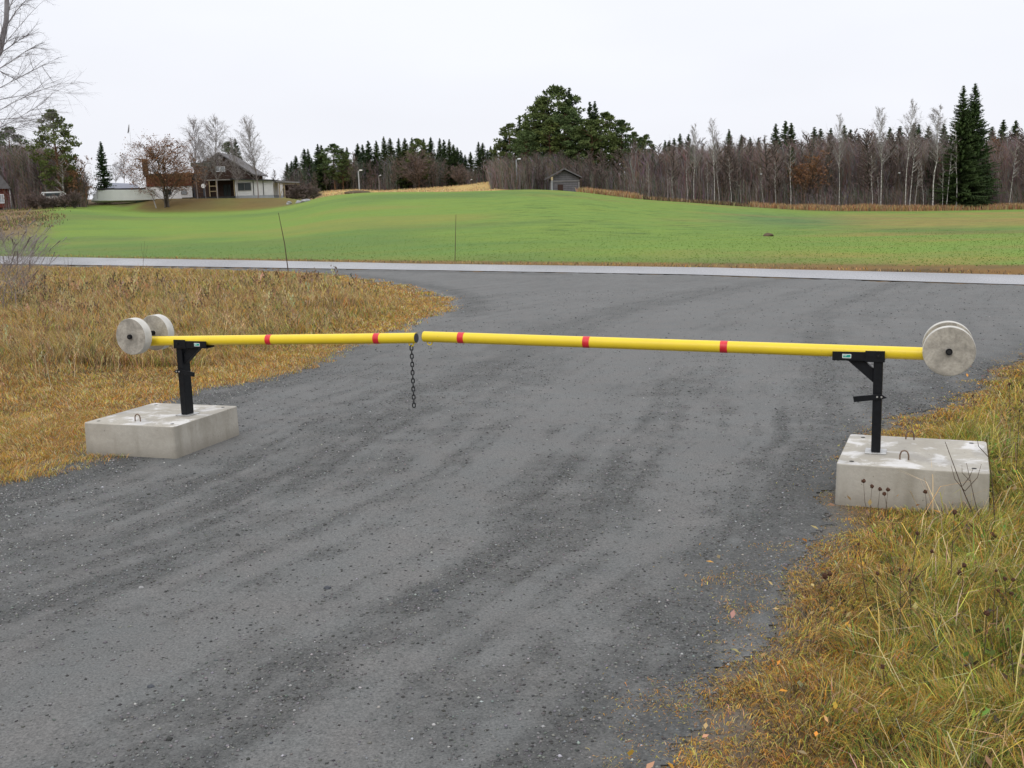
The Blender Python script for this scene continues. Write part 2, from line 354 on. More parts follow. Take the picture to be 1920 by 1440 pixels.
def axis(segs):
    out=[segs[0][0]]
    for a,b,st in segs:
        n=max(1,int(round((b-a)/st)));out+=list(np.linspace(a,b,n+1)[1:])
    return np.array(out)
gx=axis([(-4000,-1000,500),(-1000,-260,60),(-260,-110,8),(-110,-30,1.6),(-30,-9,.5),(-9,8,.14),(8,30,.5),(30,110,1.6),(110,260,8),(260,1000,60),(1000,4000,500)])
gy=axis([(-1500,-300,200),(-300,-30,30),(-30,-2,2),(-2,14,.14),(14,26,.25),(26,70,.7),(70,215,1.6),(215,330,6),(330,1000,60),(1000,6000,500)])
X,Y=np.meshgrid(gx,gy);x=X.ravel();y=Y.ravel()
e=gsd(x,y);er=sdf(x,y,ROADP);Z=gz(x,y);u=ucol(x,y)
Z=Z-.05*sst(-e,.10,.35)-.06*sst(-er,.15,.5)+np.where((y<40),0,0)
def mixc(c,d,f): f=np.clip(f,0,1)[:,None];return c*(1-f)+np.array(d)*f
N=len(x);c=np.tile(np.array([.17,.11,.045]),(N,1))           # verge: dead grass thatch
c=mixc(c,(.075,.06,.035),sst(fbm(x,y,1.1,71,4),.5,.68)*.8)
c=mixc(c,(.115,.117,.114),sst(-e,-.42,-.04))                      # dirty gravel under the lane's edge
side=(x*.6+y*.8)-32
field=sst(side,1.2,2.4)*(y>24)
gr=np.tile(np.array([.145,.240,.055]),(N,1))
n1=fbm(x,y,30,81,4);n2=fbm(x*.5,y,9,82,4)
gr=mixc(gr,(.22,.20,.068),sst(n2,.48,.7)*(.4+.5*sst(u,1150,1500))+0)
gr=mixc(gr,(.25,.20,.075),sst(u,1480,1640)*(1-sst(y,125,150))*sst(y,62,85)*(.25+.6*sst(fbm(x*.4,y,5,87,4),.4,.6)))
gr=mixc(gr,(.085,.155,.055),sst(n1,.5,.68)*.6)
gr=mixc(gr,(.085,.165,.075),np.exp(-((u-1480)/130)**2)*np.exp(-((y-95)/22)**2)*.75)
c=c*(1-field[:,None])+gr*field[:,None]
c=mixc(c,(.17,.13,.06),sst(-side,-2.1,-1.4)*(side>-.4)*(y>24)*.55)
knc=sst(u,262,292)*(1-sst(u,560,592))*sst(y,147.5,151)*(1-sst(y,190,200))
c=mixc(c,(.145,.105,.05),knc);c=mixc(c,(.13,.15,.05),knc*(.25+.75*sst(fbm(x,y,6,84,3),.42,.58))*(.25+.75*sst(u,400,480)))
forest=np.maximum(sst(y,163,167)*(1-knc),(u<262)*sst(y,150-5*np.sin(u/20),156))
c=mixc(c,(.11,.085,.055),forest)
c=mixc(c,(.40,.31,.135),sst(y,164,168)*sst(u,585,640)*(1-sst(u,935,972))*(1-sst(y,206,209)))
lb=sst(-u,-135,-60)*sst(y,75,100)*.9;c=mixc(c,(.17,.12,.075),lb)
flk=field*(.25+.75*sst(u,780,1050))*(1-forest)*sst(y,45,70)
idx=np.arange(N).reshape(X.shape);F=np.stack([idx[:-1,:-1].ravel(),idx[:-1,1:].ravel(),idx[1:,1:].ravel(),idx[1:,:-1].ravel()],1)
me=npmesh('ground',np.stack([x,y,Z],1),[F],M['ground'],c,True)
a_=me.attributes.new('fleck','FLOAT','POINT');a_.data.foreach_set('value',flk.astype(np.float32))
tag(link(bpy.data.objects.new('ground',me)),'green field, verges and woodland ground','ground',kind='structure')
# gravel lane sheet
gx=axis([(-46,-10,.5),(-10,-5.5,.2),(-5.5,6,.05),(6,12,.1),(12,35,.4)]);gy=axis([(-8,1.5,.4),(1.5,14,.05),(14,26,.12),(26,40,.25),(40,70,.8)])
X,Y=np.meshgrid(gx,gy);x=X.ravel();y=Y.ravel();e=gsd(x,y)
er=sdf(x,y,ROADP)
z=gz(x,y)*1.0+.004+relief(x,y)*sst(-e,0,.5)*(1-sst(-er,-1.2,-.6))
ok=(e<.0).reshape(X.shape)&(er>-.15).reshape(X.shape);idx=np.arange(len(x)).reshape(X.shape)
q=ok[:-1,:-1]&ok[1:,:-1]&ok[:-1,1:]&ok[1:,1:]
F=np.stack([idx[:-1,:-1][q],idx[:-1,1:][q],idx[1:,1:][q],idx[1:,:-1][q]],1)
used=np.unique(F);rm=np.full(len(x),-1);rm[used]=np.arange(len(used));F=rm[F]
LO=loose(x,y)
me=npmesh('gravel_lane',np.stack([x,y,z],1)[used],[F],M['gravel'],None,True)
a_=me.attributes.new('loose','FLOAT','POINT');a_.data.foreach_set('value',LO[used].astype(np.float32))
tag(link(bpy.data.objects.new('gravel_lane',me)),'grey gravel lane with wheel tracks, widening to the paved road','gravel lane',kind='structure')
# paved road
def resample(P,n):
    L=np.concatenate([[0],np.cumsum(np.hypot(*np.diff(P,axis=0).T))]);t=np.linspace(0,1,n);return np.stack([np.interp(t*L[-1],L,P[:,k]) for k in (0,1)],1)
a=resample(RN,260);b=resample(RF,260);K=9;V=[]
for k in range(K):
    f=k/(K-1);p=a*(1-f)+b*f;zz=terr(p[:,0],p[:,1])+.012+.05*(1-(2*f-1)**2);V.append(np.column_stack([p,zz]))
V=np.array(V);idx=np.arange(K*260).reshape(K,260)
F=np.stack([idx[:-1,:-1].ravel(),idx[1:,:-1].ravel(),idx[1:,1:].ravel(),idx[:-1,1:].ravel()],1)[:,::-1]
tag(link(bpy.data.objects.new('road',npmesh('road',V.reshape(-1,3),[F],M['asphalt'],None,True))),'pale wet asphalt road running across behind the gravel lane','road',kind='structure')
# distant hills
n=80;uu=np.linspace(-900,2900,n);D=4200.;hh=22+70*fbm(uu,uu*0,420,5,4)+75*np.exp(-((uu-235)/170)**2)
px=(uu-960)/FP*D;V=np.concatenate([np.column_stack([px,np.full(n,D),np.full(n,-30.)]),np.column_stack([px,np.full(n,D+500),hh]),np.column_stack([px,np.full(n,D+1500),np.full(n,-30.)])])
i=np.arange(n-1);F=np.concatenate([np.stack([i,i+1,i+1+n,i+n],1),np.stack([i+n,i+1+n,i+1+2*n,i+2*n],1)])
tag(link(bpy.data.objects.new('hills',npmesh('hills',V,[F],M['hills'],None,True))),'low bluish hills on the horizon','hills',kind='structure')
#@@BARRIER
ANG=-.373
CA,SA=math.cos(ANG),math.sin(ANG)
def roundrect(w,l,r,n=6):
    P=[]
    for cx,cy,a0 in ((w-r,l-r,0),(r,l-r,90),(r,r,180),(w-r,r,270)):
        for k in range(n+1):
            t=R(a0+90*k/n);P.append((cx+r*math.cos(t),cy+r*math.sin(t)))
    return P
def barrier(base,sgn,yawb,corner,bw,bl,tipS,z0,slope,bands,label,loops,wpx):
    root=empty('road_barrier',(base[0],base[1],0),label,'barrier')
    LM=Matrix.Rotation(ANG,4,'Z')
    def P(mb,name,mats,parent=None,**k):
        mb.xf(LM);return mb.ob(name,mats,parent or root,**k)
    # concrete base (its own yaw)
    TB=.2818;mb=MB();pr=roundrect(bw,bl,.03);n=len(pr)
    cx,cy=bw/2,bl/2
    lo=[((p[0]-cx)*1.012+cx,(p[1]-cy)*1.012+cy) for p in pr]
    mb.add([(p[0],p[1],-.03) for p in lo]+[(p[0],p[1],TB) for p in pr],[((i+1)%n+0,i,i+n,(i+1)%n+n)[::-1] for i in range(n)],0)
    mb.add([(p[0],p[1],TB) for p in pr],[tuple(range(n))],1)
    o=MB();o.v=mb.v[:2*n];o.f=mb.f[:n]+[tuple(range(n,2*n))];o.m=[0]*n+[1]
    o.xf(Matrix.Translation((corner[0]-base[0],corner[1]-base[1],0))@Matrix.Rotation(yawb,4,'Z'))
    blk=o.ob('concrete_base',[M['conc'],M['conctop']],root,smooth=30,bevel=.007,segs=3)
    BM=Matrix.Translation((corner[0]-base[0],corner[1]-base[1],0))@Matrix.Rotation(yawb,4,'Z')
    for (lx,ly) in loops:
        q=BM.inverted()@Vector((lx-base[0],ly-base[1],0));m_=MB();pts=[(-.028,0,-.01),(-.027,0,.03)]+[(-.025*math.cos(t),0,.035+.028*math.sin(t)) for t in np.linspace(.2,math.pi-.2,9)]+[(.027,0,.03),(.028,0,-.01)]
        m_.tube(pts,.0052,8);m_.xf(BM@Matrix.Translation((q.x,q.y,TB)));m_.ob('lifting_loop',M['rust'],blk,smooth=60)
    for hx,hy in ((.09,.09),(bw-.1,bl-.09),(.1,bl-.1),(bw-.09,.11)):
        m_=MB();m_.tube([(hx,hy,TB-.004),(hx,hy,TB+.0015)],.016,12);m_.xf(BM);m_.ob('bolt_hole',M['hole'],blk)
    # local frame: s along ANG, y away from camera; sgn=+1 means boom goes toward -s
    g=-sgn
    def S(a,b): return (min(g*a,g*b),max(g*a,g*b))
    m_=MB();m_.box(-.07,.07,-.08,.08,TB+.001,TB+.009);P(m_,'base_plate',M['steel'],bevel=.002)
    zc=z0;zb=zc-.056
    m_=MB();m_.box(-.03,.03,-.052,.052,TB+.009,zb-.002);post=P(m_,'post',M['black'],bevel=.006,segs=3)
    m_=MB()
    a,b=S(-.035,.30)
    for yy in ((-.058,-.050),(.050,.058)): m_.box(a,b,yy[0],yy[1],zb,zb+.062)
    m_.box(a,b,-.0495,.0495,zb-.001,zb+.007)
    a,b=S(-.042,.085)
    for yy in ((-.064,-.0585),(.0585,.064)): m_.box(a,b,yy[0],yy[1],zb-.006,zb+.072)
    brk=P(m_,'bracket',M['black'],bevel=.004)
    m_=MB();poly=[(g*.20,zb-.002),(g*.09,zb-.002),(g*.031,zb-.06),(g*.031,zb-.15)]
    if g<0: poly=poly[::-1]
    m_.prism(poly,-.03,.03);P(m_,'strut',M['black'],bevel=.003)
    m_=MB();m_.tube([(g*0,-.0725,zb+.04),(g*0,.0725,zb+.04)],.013,12);P(m_,'pivot_bolt',M['black'],smooth=40)
    m_=MB();m_.tube([(0,-.0735,zb+.04),(0,-.0728,zb+.04)],.007,10);P(m_,'bolt_recess',M['hole'])
    zl=.672
    poly=[(g*.150,zl-.034),(g*.157,zl+.006),(g*.02,zl+.024),(-g*.03,zl+.026),(-g*.066,zl+.004),(-g*.03,zl-.006)]
    if g<0: poly=poly[::-1]
    m_=MB();m_.prism(poly,-.066,-.0525);lt=P(m_,'latch_lever',M['black'],bevel=.002)
    for hs in (.0,-.028):
        m_=MB();m_.tube([(g*hs,-.073,zl+.01),(g*hs,-.0662,zl+.01)],.0065,10);m_.xf(LM);m_.ob('bolt',M['steel'],lt,smooth=40)
    # sticker with faint lettering
    sx=g*.205 if g<0 else g*.205;m_=MB();zs=zb+.032
    m_.box(sx-.029,sx+.029,-.0598,-.0583,zs-.014,zs+.014,0);m_.box(sx-.025,sx+.025,-.0603,-.0599,zs-.0095,zs+.0095,1)
    xx=sx-.021
    for k,wd in enumerate((.004,.003,.004,.003)):
        m_.box(xx,xx+wd,-.0607,-.06035,zs-.001+.001*(k%2),zs+.0055,0);xx+=wd+.0022
    P(m_,'sticker',[M['stickwhite'],M['stickgreen']])
    # boom
    rad=.0425
    zf=lambda s:z0+slope*s
    e0=-g*.42;e1=tipS
    m_=MB();nseg=2;m_.tube([(e0,0,zf(e0)),(e1,0,zf(e1))],rad,40);boom=P(m_,'boom',M['yellow'],smooth=40,bevel=.0015)
    for s in bands:
        m_=MB();m_.tube([(s-.026,0,zf(s-.026)),(s+.026,0,zf(s+.026))],rad+.0012,40);P(m_,'red_band',M['red'],boom,smooth=40)
    m_=MB();d=.004*(1 if e1>0 else -1);m_.tube([(e1+d*.05,0,zf(e1)),(e1+d,0,zf(e1))],rad-.004,32);P(m_,'end_cap',M['cap'],boom,smooth=40)
    ls=e1-(.045 if e1>0 else -.05)
    m_=MB();zz=zf(ls)-rad
    m_.tube([(ls-.021,0,zz+.006),(ls-.019,0,zz-.012),(ls-.009,0,zz-.022),(ls+.009,0,zz-.022),(ls+.019,0,zz-.012),(ls+.021,0,zz+.006)],.0055,8);P(m_,'chain_lug',M['yellow'],boom,smooth=60)
    # counterweights on an axle
    ws,wz=plane(wpx[0],wpx[1],base,ANG,-.192)
    m_=MB();m_.tube([(ws,-.215,wz),(ws,.215,wz)],.021,20);P(m_,'axle',M['black'],smooth=40)
    m_=MB();m_.tube([(ws,-.2165,wz),(ws,-.2155,wz)],.013,16);P(m_,'axle_recess',M['hole'])
    for c_ in (-.15,.15):
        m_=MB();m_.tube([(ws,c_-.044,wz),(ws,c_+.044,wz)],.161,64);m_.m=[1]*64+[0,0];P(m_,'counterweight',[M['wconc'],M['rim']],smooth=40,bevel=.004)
    return ls,zz-.022
barrier((2.511,7.046),1,-.4056,(2.1454,6.752),.9316,.9656,-3.443,.981,-.0134,(-3.111,-2.08,-1.05),
        'yellow boom barrier with three red bands, on the right-hand block by the grass verge',
        [tuple(gp(1695.3,862,.2818)[:2]),tuple(gp(1706,824,.2818)[:2])],(1779.5,659.3))
cl=.9316;cyaw=-.3286
cc=(-2.8661-cl*math.cos(cyaw),8.6218-cl*math.sin(cyaw))
ls,lz=barrier((-2.909,9.169),-1,cyaw,cc,cl,.9656,2.307,.948,.0285,(.919,1.957),
        'yellow boom barrier on the left block, two red bands and a chain at its tip',
        [tuple(gp(258.5,790,.2818)[:2])],(245,631.4))
# chain
cx,cy=-2.909+ls*CA,9.169+ls*SA
root=empty('chain',(cx,cy,lz),'black steel chain hanging from the tip of the left boom','chain')
NL=15;pit=.0335
for k in range(NL):
    m_=MB();zc=-.012-pit*k-.004
    pts=[]
    for t in np.linspace(0,2*math.pi,21): pts.append((.0115*math.cos(t),0,zc+.0135*(1 if math.sin(t)>0 else -1)*min(1,abs(math.sin(t))*3)*.55+.0125*math.sin(t)))
    m_.tube(pts,.0052,8,cap=False);m_.xf(Matrix.Rotation(ANG+.5+(math.pi/2 if k%2 else 0),4,'Z'));m_.ob('link',M['chain'],root,smooth=60)
#@@GRASS
def blades(name,P,L,lean,W,C,label,az=None,cat=None,kind='stuff',mat=None):
    n=len(P);az=(fbm(P[:,0],P[:,1],.22,171,2)*9+rng.normal(0,.9,n)) if az is None else az
    D=np.stack([np.cos(az),np.sin(az),np.zeros(n)],1);wa=rng.random(n)*np.pi;Wv=np.stack([np.cos(wa),np.sin(wa),np.zeros(n)],1)*(W/2)[:,None]
    up=np.zeros((n,3));up[:,2]=1;L_=L[:,None];l_=lean[:,None]
    mid=P+up*L_*.55*np.sqrt(np.clip(1-(l_*.6)**2,0,1))+D*L_*.55*l_*.6;tip=P+up*L_*np.sqrt(np.clip(1-l_**2,.0,1))*.95+D*L_*l_
    V=np.stack([P-Wv,P+Wv,mid+Wv*.8,mid-Wv*.8,tip],1).reshape(-1,3);b=np.arange(n)*5
    F4=np.stack([b,b+1,b+2,b+3],1);F3=np.stack([b+3,b+2,b+4],1)
    me=npmesh(name,V,[F4,F3],mat or M['blade'],np.repeat(C,5,0))
    return tag(link(bpy.data.objects.new(name,me)),label,cat,kind=kind)
def scatter(x0,x1,y0,y1,dens,cond,clump=0,cr=.05):
    n=int((x1-x0)*(y1-y0)*dens)
    if clump:
        k=max(1,n//clump);cx=x0+(x1-x0)*rng.random(k);cy=y0+(y1-y0)*rng.random(k);i=rng.integers(0,k,n)
        x=cx[i]+rng.normal(0,cr,n);y=cy[i]+rng.normal(0,cr,n)
    else: x=x0+(x1-x0)*rng.random(n);y=y0+(y1-y0)*rng.random(n)
    m=cond(x,y);return x[m],y[m]
PAL={'orange':(.46,.245,.055),'straw':(.52,.43,.24),'olive':(.33,.30,.07),'green':(.14,.225,.05),'brown':(.20,.14,.085),'dark':(.07,.06,.04),'tan':(.43,.305,.14),'yellow':(.52,.41,.10)}
def pick(wts,n):
    """wts: list of (name, weight array)"""
    W=np.stack([np.clip(w,0,None)*np.ones(n) for _,w in wts],1);W/=W.sum(1,keepdims=True);cw=np.cumsum(W,1);r=rng.random(n)[:,None]
    i=(r>cw).sum(1).clip(0,len(wts)-1);C=np.array([PAL[k] for k,_ in wts])[i]
    return np.clip(C*1.16*(.7+.6*rng.random((n,1)))*(1+.12*rng.normal(size=(n,3))),.01,.9)
def inblock(x,y):
    def loc(cx,cy,yaw): 
        dx=x-cx;dy=y-cy;return dx*math.cos(yaw)+dy*math.sin(yaw),-dx*math.sin(yaw)+dy*math.cos(yaw)
    a,b=loc(2.1454,6.752,-.4056);m1=(a>-.012)&(a<.945)&(b>-.012)&(b<.98)
    a,b=loc(cc[0],cc[1],cyaw);m2=(a>-.012)&(a<.945)&(b>-.012)&(b<.98);return m1|m2
def inview(x,y,pad=.12): 
    return np.abs(x)/np.maximum(y,.5)<(.4914+pad)+1.2/np.maximum(y,.5)
# right verge
def condR(x,y):
    e=gsd(x,y);return (rng.random(len(x))<(.02+.98*sst(e+(fbm(x,y,.22,181,3)-.5)*.9,-.34,.06)))&(e>-.6)&(x>0)&inview(x,y)&~inblock(x,y)&(y>2.6)
parts=[]
def gen(x,y,ef):
    n=len(x);e=sdf(x,y);g=fbm(x,y,.8,91,4);g2=fbm(x,y,.35,95,3)
    edge=1-sst(e,.0,.75);edge=np.clip(edge+(g2-.5)*.6,0,1)
    far=sst(e,.8,1.8)
    C=pick([('orange',edge*1.9+.12+sst(g,.55,.68)*.5),('brown',edge*1.1+.25+far*.5),('tan',edge*1.0+.3),('yellow',.7+sst(g2,.5,.7)*.9),('olive',.2+(1-edge)*1.7),('green',(1-edge)*(.7+far*1.9)*sst(g,.3,.55)*1.7),('straw',.2),('dark',.2+far*.5+sst(fbm(x,y,.5,97,3),.55,.65)*1.2)],n)
    L=(.03+.05*rng.random(n)+(1-edge)*(.05+.11*rng.random(n)))*(.5+.9*fbm(x,y,.28,98,3))
    L=L*(1-.5*((y>6.1)&(y<7.2)&(x<2.75)))*(.5+.5*sst(gsd(x,y),-.1,.25))
    return e,edge,C,L
for (y0,y1,d) in ((2.6,5.5,11000),(5.5,9,6000),(9,15,2200)):
    x_,y_=scatter(.1,9 if y1>9 else 5.6,y0,y1,d,condR,14,.045)
    e,edge,C,L=gen(x_,y_,0);n=len(x_);wd=(.0024+.0022*rng.random(n))*(1 if y1<6 else 1.3 if y1<10 else 2.0)
    blades('verge_grass',np.stack([x_,y_,gz(x_,y_)-.008-.035*(gsd(x_,y_)<-.1)*0],1),L,np.clip(.35+.55*rng.random(n)+.3*edge,0,.985),wd,C,'short orange and olive autumn grass covering the right-hand verge','grass' and None,cat='grass')
# long straw blades and leafy herbs on right verge
x_,y_=scatter(.6,7,2.8,13,150,lambda x,y:condR(x,y)&(sdf(x,y)>.5));n=len(x_)
blades('long_grass',np.stack([x_,y_,gz(x_,y_)],1),.22+.28*rng.random(n),.6+.38*rng.random(n),.003+.003*rng.random(n),pick([('straw',1),('yellow',.7),('tan',.5),('green',.25)],n),'long pale bent grass stalks lying over the right-hand verge',cat='grass')
# broad leaves (herbs)
def leaves(name,x,y,size,C,label,zoff=.05):
    n=len(x);az=rng.random(n)*2*np.pi;til=.2+.9*rng.random(n);a=np.stack([np.cos(az)*np.cos(til),np.sin(az)*np.cos(til),np.sin(til)],1);b=np.stack([-np.sin(az),np.cos(az),rng.normal(0,.25,n)],1)
    P=np.stack([x,y,gz(x,y)+zoff*rng.random(n)],1);s=size[:,None]
    V=np.stack([P,P+a*s*.45+b*s*.24,P+a*s-np.array([0,0,.15])*s,P+a*s*.45-b*s*.24],1).reshape(-1,3);q=np.arange(n)*4
    me=npmesh(name,V,[np.stack([q,q+1,q+2,q+3],1)],M['blade'],np.repeat(C,4,0));return tag(link(bpy.data.objects.new(name,me)),label,'plants',kind='stuff')
x_,y_=scatter(.8,7,2.6,12,620,lambda x,y:condR(x,y)&(sdf(x,y)>.7)&(fbm(x,y,.9,99,3)>.47),8,.1);n=len(x_)
leaves('herb_leaves',x_,y_,.02+.045*rng.random(n),pick([('green',1.3),('dark',1.3),('brown',.9),('olive',.35)],n),'low green and withered brown herb leaves among the right-hand grass',.1)
x_,y_=scatter(.2,6,2.6,12,26,lambda x,y:condR(x,y));n=len(x_)
leaves('fallen_leaves',x_,y_,.03+.03*rng.random(n),pick([('tan',1),('orange',.8),('brown',1)],n),'curled brown fallen leaves on the right-hand verge',.12)
# left verge
def condL(x,y):
    e=gsd(x,y);return ((e>-.05-.2*(rng.random(len(x))**3))|((e>-.45)&(rng.random(len(x))<sst(e+(fbm(x,y,.3,183,3)-.5)*.9,-.35,.05)*.8)))&(x<0)&inview(x,y,.16)&~inblock(x,y)&((.6*x+.8*y)<27.2)
for (x0,x1,y0,y1,d,ws) in ((-8,-3,6.5,11,4400,.75),(-11,-1.5,11,17,2000,1.15),(-15,-1,17,25,950,1.8),(-30,-1.5,25,52,260,3.0)):
    x_,y_=scatter(x0,x1,y0,y1,d,condL,10,.06*ws);n=len(x_);e=sdf(x_,y_);g=fbm(x_,y_,1.6,101,4);g2=fbm(x_,y_,.7,105,3)
    tall=sst(e,1.8,4.2)*(.4+.6*sst(y_,9,14));near=1-sst(e,0,1.0)
    tall=np.where(y_>14,np.maximum(tall,sst(e,.5,1.8)),tall)
    C=pick([('orange',.85+near*.7-tall*.5+sst(g2,.55,.7)*.3),('tan',1.1+.3*tall),('yellow',.2+sst(g2,.5,.7)*.6*(1-tall*.3)),('straw',.75),('olive',.12+sst(g,.48,.6)*.6),('green',.06+.5*sst(g,.54,.64)*tall),('brown',.3+tall*1.0),('dark',.05+tall*.6*sst(g,.4,.6))],n)
    L=(.05+.06*rng.random(n)+tall*(.08+.20*rng.random(n)))*(.45+1.0*fbm(x_,y_,.9,107,3))
    blades('verge_grass',np.stack([x_,y_,gz(x_,y_)-.008],1),L,np.clip(.6+.4*rng.random(n)-.45*tall*rng.random(n),.05,.98),(.0045+.003*rng.random(n))*ws,C,'tan and rusty dead grass covering the left-hand verge',cat='grass')
# tall brown weeds in the left verge (uncountable)
def weeds(name,x,y,H,C,label,wd):
    n=len(x);V=[];F=[];CC=[];z=gz(x,y);k=0;VV=[];
    base=np.stack([x,y,z],1);az=rng.random(n)*6.28;ln=.25*rng.random(n);D=np.stack([np.cos(az)*ln,np.sin(az)*ln,np.ones(n)],1)
    side=np.array([1.,-.25,0])*1.0
    def tri(p,q,w_,c): 
        VV.append(np.stack([p-side*w_[:,None],p+side*w_[:,None],q],1));CC.append(c)
    top=base+D*H[:,None];tri(base,top,wd,C)
    for j in range(5):
        f=.45+.5*rng.random(n);p=base+D*(H*f)[:,None];a2=rng.random(n)*6.28;l2=H*(.12+.16*rng.random(n));q=p+np.stack([np.cos(a2)*l2*.7,np.sin(a2)*l2*.7,l2*.8],1)
        tri(p,q,wd*.8,C)
        s=(.012+.012*rng.random(n))*wd/.003*.6;r=q+np.stack([rng.normal(0,.3,n)*s,rng.normal(0,.3,n)*s,s*2],1);tri(q,r,s*.6,C*.8)
    V=np.concatenate(VV).reshape(-1,3);C_=np.repeat(np.concatenate(CC),3,0);F=np.arange(len(V)).reshape(-1,3)
    return tag(link(bpy.data.objects.new(name,npmesh(name,V,[F],M['blade'],C_))),label,'weeds',kind='stuff')
x_,y_=scatter(-22,-2.5,10.5,30,9,lambda x,y:condL(x,y)&(sdf(x,y)>1.6)&(fbm(x,y,2.5,111,3)>.42),12,.25);n=len(x_)
weeds('dead_weeds',x_,y_,.2+.33*rng.random(n),pick([('brown',1.2),('dark',.3),('tan',1.3),('straw',.7)],n),'dry brown weeds standing in the left-hand verge',.0028*np.clip(y_/10,1,3.2))
x_,y_=scatter(3.4,9,6.5,14,34,lambda x,y:condR(x,y)&(sdf(x,y)>.9),10,.16);n=len(x_)
weeds('dead_weeds',x_,y_,.18+.32*rng.random(n),pick([('brown',1.5),('dark',.6),('tan',1.2)],n),'dry brown weeds standing behind the right-hand block',.0022*np.ones(n))
# road shoulder tufts and field turf
t=rng.random(9000);i=(t*(len(RF)-1));P=resample(RF,400)[(t*399).astype(int)];off=.25+np.abs(rng.normal(0,.5,9000));x_=P[:,0]+rng.normal(0,.3,9000)+.6*off;y_=P[:,1]+.8*off
m_=inview(x_,y_)&(y_>10);x_=x_[m_];y_=y_[m_];n=len(x_)
blades('roadside_grass',np.stack([x_,y_,gz(x_,y_)],1),.05+.11*rng.random(n),.5+.45*rng.random(n),.012+.014*rng.random(n),pick([('brown',1.3),('tan',.8),('dark',.5),('orange',.3)],n),'brown grass fringe along the far edge of the road',cat='grass')
x_,y_=scatter(-45,30,28,85,26,lambda x,y:inview(x,y,.03)&((.6*x+.8*y)>33)&(sdf(x,y,ROADP)>.8)&(rng.random(len(x))>sst(y,34,80)));n=len(x_);g=fbm(x_,y_,6,131,4)
blades('field_turf',np.stack([x_,y_,gz(x_,y_)-.01],1),.025+.03*rng.random(n),.5+.4*rng.random(n),.03+.03*rng.random(n),(np.array([.15,.235,.055])*(1+.35*(g[:,None]-.5))*(.8+.4*rng.random((n,1)))),'short green turf of the field',cat='grass')
# pebbles
def pebbles(n,x0,x1,y0,y1,smin,smax,thr,colf):
    x=x0+(x1-x0)*rng.random(n);y=y0+(y1-y0)*rng.random(n);lo=loose(x,y)
    m=(gsd(x,y)<-.0)&(rng.random(n)<thr(lo,x,y))&inview(x,y)&~inblock(x,y);x=x[m];y=y[m];n=len(x)
    s=smin+(smax-smin)*rng.random(n)**3.2
    O=np.array([(1,0,0),(0,1,0),(-1,0,0),(0,-1,0),(.1,.1,1),(0,0,-1.)])
    V=O[None]*(1+.35*(rng.random((n,6,1))-.5));sc=np.stack([s,s*(.6+.4*rng.random(n)),s*(.35+.35*rng.random(n))],1);V=V*sc[:,None]
    a=rng.random(n)*6.28;ca,sa=np.cos(a)[:,None],np.sin(a)[:,None];V=np.stack([V[...,0]*ca-V[...,1]*sa,V[...,0]*sa+V[...,1]*ca,V[...,2]],2)
    V=V+np.stack([x,y,gz(x,y)+.004+relief(x,y)+s*.12],1)[:,None]
    T=np.array([(0,1,4),(1,2,4),(2,3,4),(3,0,4),(1,0,5),(2,1,5),(3,2,5),(0,3,5)]);F=(T[None]+(np.arange(n)*6)[:,None,None]).reshape(-1,3)
    v=colf(n,x,y);return V.reshape(-1,3),F,np.repeat(v,6,0)
def pc(n,x,y):
    v=.075+.14*rng.random(n)**1.3;wh=rng.random(n)<(.03+.16*sst(-x,2.2,3.6));v=np.where(wh,.24+.18*rng.random(n),v)
    dk=rng.random(n)<.18;v=np.where(dk,.045,v);return v[:,None]*(np.array([1,1,.98])+.05*rng.normal(size=(n,3)))
A=[pebbles(190000,-4.2,4.2,3.2,8,.0022,.011,lambda l,x,y:.12+.88*l**1.4,pc),pebbles(110000,-4.6,6,8,14,.004,.014,lambda l,x,y:.05+.9*l**1.5,pc),pebbles(26000,-5,12,14,26,.007,.022,lambda l,x,y:.1+.6*l,pc),pebbles(900,-4.2,4.2,3.2,12,.010,.020,lambda l,x,y:.25+.5*l,pc)]
V=[];F=[];C=[];k=0
for v,f,c_ in A: V.append(v);F.append(f+k);C.append(c_);k+=len(v)
tag(link(bpy.data.objects.new('loose_gravel',npmesh('loose_gravel',np.concatenate(V),[np.concatenate(F)],M['pebble'],np.clip(np.concatenate(C),.01,.8)))),'loose grey pebbles scattered over the gravel lane','gravel',kind='stuff')
